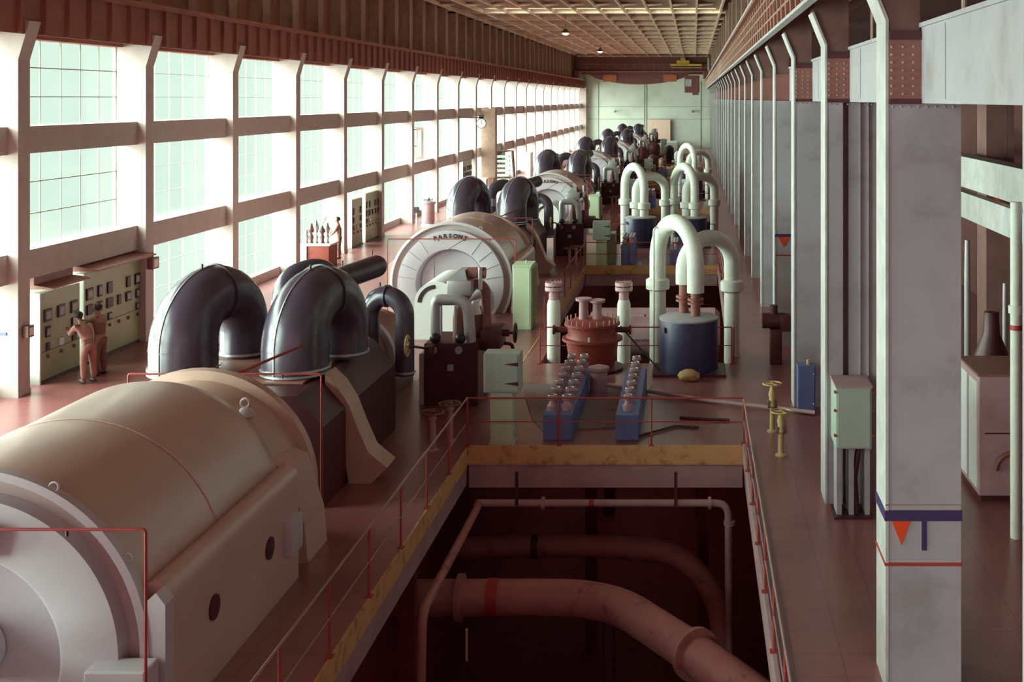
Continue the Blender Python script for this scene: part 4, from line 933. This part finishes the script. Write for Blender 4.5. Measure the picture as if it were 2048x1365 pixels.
def crate(x, y, w, d, h, m, lab, nm='crate', group=None, z=0):
    t = thing(nm, (x, y, z), lab, 'crate' if nm == 'crate' else nm.replace('_', ' '), group)
    b = MB(); b.box(x-w/2, x+w/2, y-d/2, y+d/2, z, z+h, .02); b.build('body', m, t, 0)
    b = MB(); b.box(x-w/2-.02, x+w/2+.02, y-d/2-.02, y+d/2+.02, z+h, z+h+.04); b.build('lid', m, t, 0); return t
crate(-14.6, 78.6, 1.6, 1.2, 1.45, 'white', 'pale boxy bench unit behind the purifier drum by the windows')
crate(-13.0, 75.5, .35, .6, 1.7, 'wood', 'narrow brown wooden locker far down beside the windows', 'locker')
crate(-12.1, 77.0, 2.0, .8, .9, 'white', 'low pale bench beyond the brown wooden locker', 'bench')
t = thing('step_stand', (-14.3, 88, 0), 'brown framed steps with pale treads near the far windows', 'steps')
b = MB(); b.tube([(-15.1, 88, 0), (-14.9, 88, 2.9), (-14.2, 88, 2.9)], .1, 8); b.tube([(-13.4, 88, 0), (-13.6, 88, 2.9), (-14.2, 88, 2.9)], .1, 8); b.build('frame', 'dark_red', t)
for i in range(7): b = MB(); b.box(-14.7, -13.8, 87.8, 88.1, .3+.35*i, .36+.35*i+.12); b.build('tread', 'grey_green', t, 0)
control_panel(91.5, 95.0, 3.0, 'yellow-green control panel beside the brown steps', False)
crate(-12.9, 92, .4, 1.4, 2.6, 'white', 'tall white slim cabinet standing right of the brown steps', 'cabinet')
t = thing('lathe_machine', (-11.3, 97, 0), 'dark red workshop machine with spiky top beyond the second turbine set', 'machine')
b = MB(); b.box(-12.6, -10.2, 96.5, 97.5, 0, 1.3, .05); b.build('bed', 'vessel_red', t)
b = MB(); b.box(-11.1, -10.2, 96.5, 97.5, 1.3, 1.9, .05); b.build('headstock', 'beam_grey', t)
for x in (-11.1, -10.2): b = MB(); b.tube([(x, 97, 1.8), (x+(-.2 if x < -10.5 else .2), 97, 2.3)], .06, 6); b.build('horn', 'dark_red', t)
b = MB(); b.tube([(-10.2, 97, 1.5), (-9.4, 97, 1.6)], .06, 8); b.build('spindle', 'dark', t)
crate(-13.5, 112, 1.2, 1, 1.3, 'dark_red', 'dark red crate in the far left near the end windows')
crate(-12.0, 104, 1.0, 1, 1.0, 'vessel_red', 'bright red crate standing alone in the far left')

# things strewn on the far platforms
far_items = [(-4.6, 100.5, 'dark', 1.1), (-3.6, 104, 'dark_red', 1.6), (-2.9, 108, 'wheel_brown', 1.2), (-1.8, 101, 'yellow', .9), (-5.0, 112, 'dark_red', 1.9), (-4.1, 121, 'dark_red', 2.0),
             (-2.6, 124, 'dark', 1.6), (-1.6, 118, 'white', 1.3), (-2.2, 99, 'white', .9), (-1.2, 104, 'panel_green', 1.1), (-.4, 112, 'wheel_brown', 1.3), (.4, 118, 'white', 1.2)]
seen_cnt = {}
for n_, (x, y, m_, s) in enumerate(far_items):
    colr = {'dark': 'black', 'dark_red': 'dark red', 'wheel_brown': 'brown', 'yellow': 'yellow', 'white': 'white', 'panel_green': 'olive'}[m_]
    q = seen_cnt.get(colr, 0); seen_cnt[colr] = q+1
    t = thing('auxiliary_pump', (x, y, 0), f'{COUNT[q]} small {colr} upright motor pump of that colour among the far machinery', 'pump', 'far auxiliary pumps')
    b = MB(); b.lathe([(.32*s, 0), (.32*s, .12), (.2*s, .2), (.24*s, .5*s), (.3*s, .6*s), (.3*s, 1.0*s), (.18*s, 1.15*s), (.05, 1.2*s)], (x, y, 0), seg=16); b.build('motor', m_, t)
    b = MB(); b.tube([(x-.5*s, y, .4*s), (x+.5*s, y, .4*s)], .09*s, 10); b.build('nozzle', m_ if n_ % 2 else 'pipe_grey', t)

# ================================================================== CRANE at the far end
t = thing('travelling_crane', (-6.7, 150, 9.4), 'brown overhead travelling crane with yellow trolley spanning the far end of the hall', 'crane')
b = MB(); b.box(-15.1, 1.7, 149.6, 150.4, 10.3, 12.15); b.build('bridge_girder', 'crane_brown', t, 0)
b = MB(); b.box(-15.1, 1.7, 153.4, 154.2, 10.0, 12.0); b.build('bridge_girder', 'crane_brown', t, 0)
b = MB(); b.box(-15.0, 1.6, 149.3, 149.6, 10.2, 10.35)
for i in range(14): b.box(-14.8+1.2*i, -14.75+1.2*i, 149.3, 149.35, 10.3, 11.2)
b.box(-15.0, 1.6, 149.3, 149.34, 11.2, 11.26); b.build('walkway', 'casing_brown', t, 0)
for x in (-15.2, 1.2): b = MB(); b.box(x, x+.6, 148.6, 155.2, 9.42, 10.4, .05); b.build('end_carriage', 'crane_brown', t, 0)
b = MB(); b.box(-3.0, 1.0, 149.0, 149.25, 11.0, 11.25); b.box(-2.2, -.6, 149.0, 149.25, 11.2, 11.7); b.box(-1.7, -1.1, 149.0, 149.25, 11.7, 12.05); b.box(-2.9, 1.0, 149.0, 149.2, 10.75, 10.8); b.build('trolley', 'crane_yellow', t, 0)
pts = [(-13.5, 10.3)]+[(-13.5+13.0*i/16, 10.0-1.35*math.sin(PI*i/16)**.6) for i in range(17)]+[(-.5, 10.3)]
b = MB(); b.prism(pts, 'y', 150.0, 150.2); b.build('bowed_girder', 'crane_brown', t, 0)
for x in (-11.6, -3.9): b = MB(); b.box(x, x+1.7, 149.9, 150.0, 9.0, 9.9); b.build('orange_panel', 'crane_orange', t, 0)
b = MB(); b.box(-1.2, .7, 149.4, 151.0, 7.6, 9.8, .05); b.box(-.2, .6, 149.2, 149.5, 7.3, 8.3); cb = b.build('driver_cab', 'crane_brown', t, 0)
b = MB(); b.box(-1.1, -.3, 149.37, 149.4, 8.4, 9.3); b.build('cab_window', 'tank_top', cb, 0)
for x, y, lab in ((-9.62, 88, 'small warm lamp glowing under the roof, nearer one'), (-9.75, 122, 'small warm lamp glowing under the roof near the crane')):
    t = thing('roof_lamp', (x, y, 11.9), lab, 'lamp', 'warm roof lamps')
    b = MB(); b.lathe([(.1, .3), (.35, 0), (.33, -.02)], (x, y, 11.75), seg=18); b.tube([(x, y, 12.0), (x, y, 12.4)], .03, 6); b.build('shade', 'wheel_brown', t)
    b = MB(); b.ball((x, y, 11.72), .26, .26, .14, 14); b.build('bulb', 'lamp', t)

# ================================================================== PEOPLE
def skin_mesh(name, verts, edges, radii, m, parent, lvl=2, root=0):
    me = bpy.data.meshes.new(name); off = parent_loc(parent)
    me.from_pydata([tuple(Vector(v)-off*0) for v in verts], edges, []); o = bpy.data.objects.new(name, me); COL.objects.link(o); o.parent = parent
    md = o.modifiers.new('Skin', 'SKIN'); md.use_smooth_shade = True; md.branch_smoothing = .6
    if not me.skin_vertices: pass
    for i, r in enumerate(radii):
        rr_ = r if isinstance(r, tuple) else (r, r)
        me.skin_vertices[0].data[i].radius = rr_
    for i in range(len(verts)): me.skin_vertices[0].data[i].use_root = (i == root)
    s = o.modifiers.new('Subsurf', 'SUBSURF'); s.levels = lvl; s.render_levels = lvl
    me.materials.append(M[m]); return o
def person(loc, rot, label, lean=0.0, arms=((.2, .45, 1.25), (-.2, .45, 1.2)), shirt='cloth_tan', trousers='cloth_tan', head_turn=0, prop=None):
    """figure faces +Y locally; local z up from the soles; lean in radians bends the trunk forward from the hips"""
    t = thing('person', (0, 0, 0), label, 'person')
    def L(p):   # lean everything above the hips
        x, y, z = p
        if z <= .95: return (x, y, z)
        h = z-.95; return (x, y+h*math.sin(lean), .95+h*math.cos(lean))
    hip, waist, chest, neck0, neck1, head = L((0, 0, .95)), L((0, 0, 1.12)), L((0, .0, 1.34)), L((0, .0, 1.47)), L((0, .02, 1.54)), L((0, .04, 1.62))
    V = [hip, waist, chest, neck0, neck1, head]; E = [(0, 1), (1, 2), (2, 3), (3, 4), (4, 5)]; Rr = [(.15, .12), (.135, .11), (.165, .12), (.09, .08), (.055, .06), (.075, .09)]
    def add(p, r, a): V.append(p); Rr.append(r); E.append((a, len(V)-1)); return len(V)-1
    add(L((0, .05, 1.72)), (.07, .08), 5); add(L((0, .135, 1.63)), .016, 5)            # crown and nose
    for s in (-1, 1): add(L((s*.085, .03, 1.63)), .014, 5)                            # ears
    hands = []
    for s, hp in zip((1, -1), arms):
        sh = add(L((s*.19, 0, 1.42)), .062, 2); S = Vector(V[sh]); H = Vector(hp) if hp else S+Vector((s*.06, .04, -.62))
        mid = (S+H)/2; d = H-S; bend = max(0, .58-d.length)*.6+.03
        el = mid+Vector((s*.35, -.25, -.9)).normalized()*bend
        e = add(tuple(el), .043, sh); w = add(tuple(H), .028, e); hd = (H-el).normalized()
        pm = add(tuple(H+hd*.07), (.036, .022), w); u, v = frame_of(hd)
        for q in (-1.5, -.5, .5, 1.5):
            f1 = add(tuple(H+hd*.12+u*q*.02), .009, pm); add(tuple(H+hd*(.155+.01*(1.5-abs(q)))+u*q*.022-v*.012), .008, f1)
        add(tuple(H+hd*.06+u*s*.05), .010, w); hands.append(H+hd*.1)
    for s in (-1, 1):
        th = add((s*.10, 0, .88), .095, 0); kn = add((s*.12, .03, .50), .065, th); an = add((s*.13, -.01, .10), .045, kn); add((s*.14, .14, .045), .035, an)
    body = skin_mesh('body', V, E, Rr, 'skin', t)
    # shirt
    V2 = [L((0, 0, 1.0)), L((0, 0, 1.14)), L((0, 0, 1.34)), L((0, .0, 1.46))]; E2 = [(0, 1), (1, 2), (2, 3)]; R2 = [(.175, .145), (.17, .14), (.19, .145), (.09, .085)]
    for s, hp in zip((1, -1), arms):
        S = Vector(L((s*.19, 0, 1.42))); H = Vector(hp) if hp else S+Vector((s*.06, .04, -.62)); mid = (S+H)/2; d = H-S
        el = mid+Vector((s*.35, -.25, -.9)).normalized()*(max(0, .58-d.length)*.6+.03)
        a = len(V2); V2 += [tuple(S), tuple(el), tuple(el.lerp(H, .8))]; E2 += [(2, a), (a, a+1), (a+1, a+2)]; R2 += [.085, .065, .048]
    skin_mesh('shirt', V2, E2, R2, shirt, t, root=1)
    V3 = [(0, 0, 1.0), (0, 0, .92)]; E3 = [(0, 1)]; R3 = [(.17, .14), (.17, .145)]
    for s in (-1, 1):
        a = len(V3); V3 += [(s*.10, 0, .84), (s*.12, .03, .50), (s*.13, -.01, .09)]; E3 += [(1, a), (a, a+1), (a+1, a+2)]; R3 += [.115, .085, .072]
    skin_mesh('trousers', V3, E3, R3, trousers, t, root=1)
    for s in (-1, 1):
        b = MB(); b.ball((s*.135, .05, .045), .05, .14, .045, 14); b.build('shoe', 'shoe', t)
    hv = Vector(L((0, .01, 1.69))); b = MB(); b.ball((hv.x, hv.y-.01, hv.z), .098, .112, .10, 18)
    dv = [v for v in b.bm.verts if (v.co.y-hv.y) > .035 and v.co.z < hv.z+.045]; bmesh.ops.delete(b.bm, geom=dv, context='VERTS'); b.build('hair', 'hair', t)
    fv = Vector(L((0, .118, 1.645)))
    b = MB(); [b.ball((s*.032, fv.y, fv.z), .012, .008, .008, 8) for s in (-1, 1)]; b.build('eyes', 'hair', t)
    b = MB(); b.box(-.025, .025, fv.y-.01, fv.y+.004, fv.z-.078, fv.z-.07); b.build('mouth', 'wheel_brown', t)
    if prop == 'paper':
        p_ = Vector(hands[0]); b = MB(); b.box(p_.x-.13, p_.x+.06, p_.y, p_.y+.008, p_.z-.05, p_.z+.16)
        q = b.build('paper_sheet', 'paper', None, 0); q.location = Vector(loc); q.rotation_euler = (0, 0, rot); tag(q, 'white sheet of paper held between the two men at the control panel', 'paper')
    t.location = loc; t.rotation_euler = (0, 0, rot)
    return t
# local +Y turned by rot about z: rot=90deg faces -X (the panel)
person((-14.50, 28.15, 0), math.radians(62), 'man in tan work clothes bending towards the green control panel', lean=.55, arms=((.22, .58, 1.28), (-.12, .60, 1.22)), shirt='cloth_tan', prop='paper')
person((-14.60, 28.9, 0), math.radians(80), 'man in brown work clothes standing upright and reaching to the control panel', lean=.10, arms=((.18, .52, 1.30), (-.2, .50, 1.25)), shirt='cloth_brown', trousers='cloth_brown')
person((-15.1, 50.0, 0), math.radians(100), 'lone man in brown clothes beside the red bench farther down', lean=.08, arms=((.2, .45, 1.05), (-.2, .35, 1.0)), shirt='cloth_tan', trousers='cloth_brown')
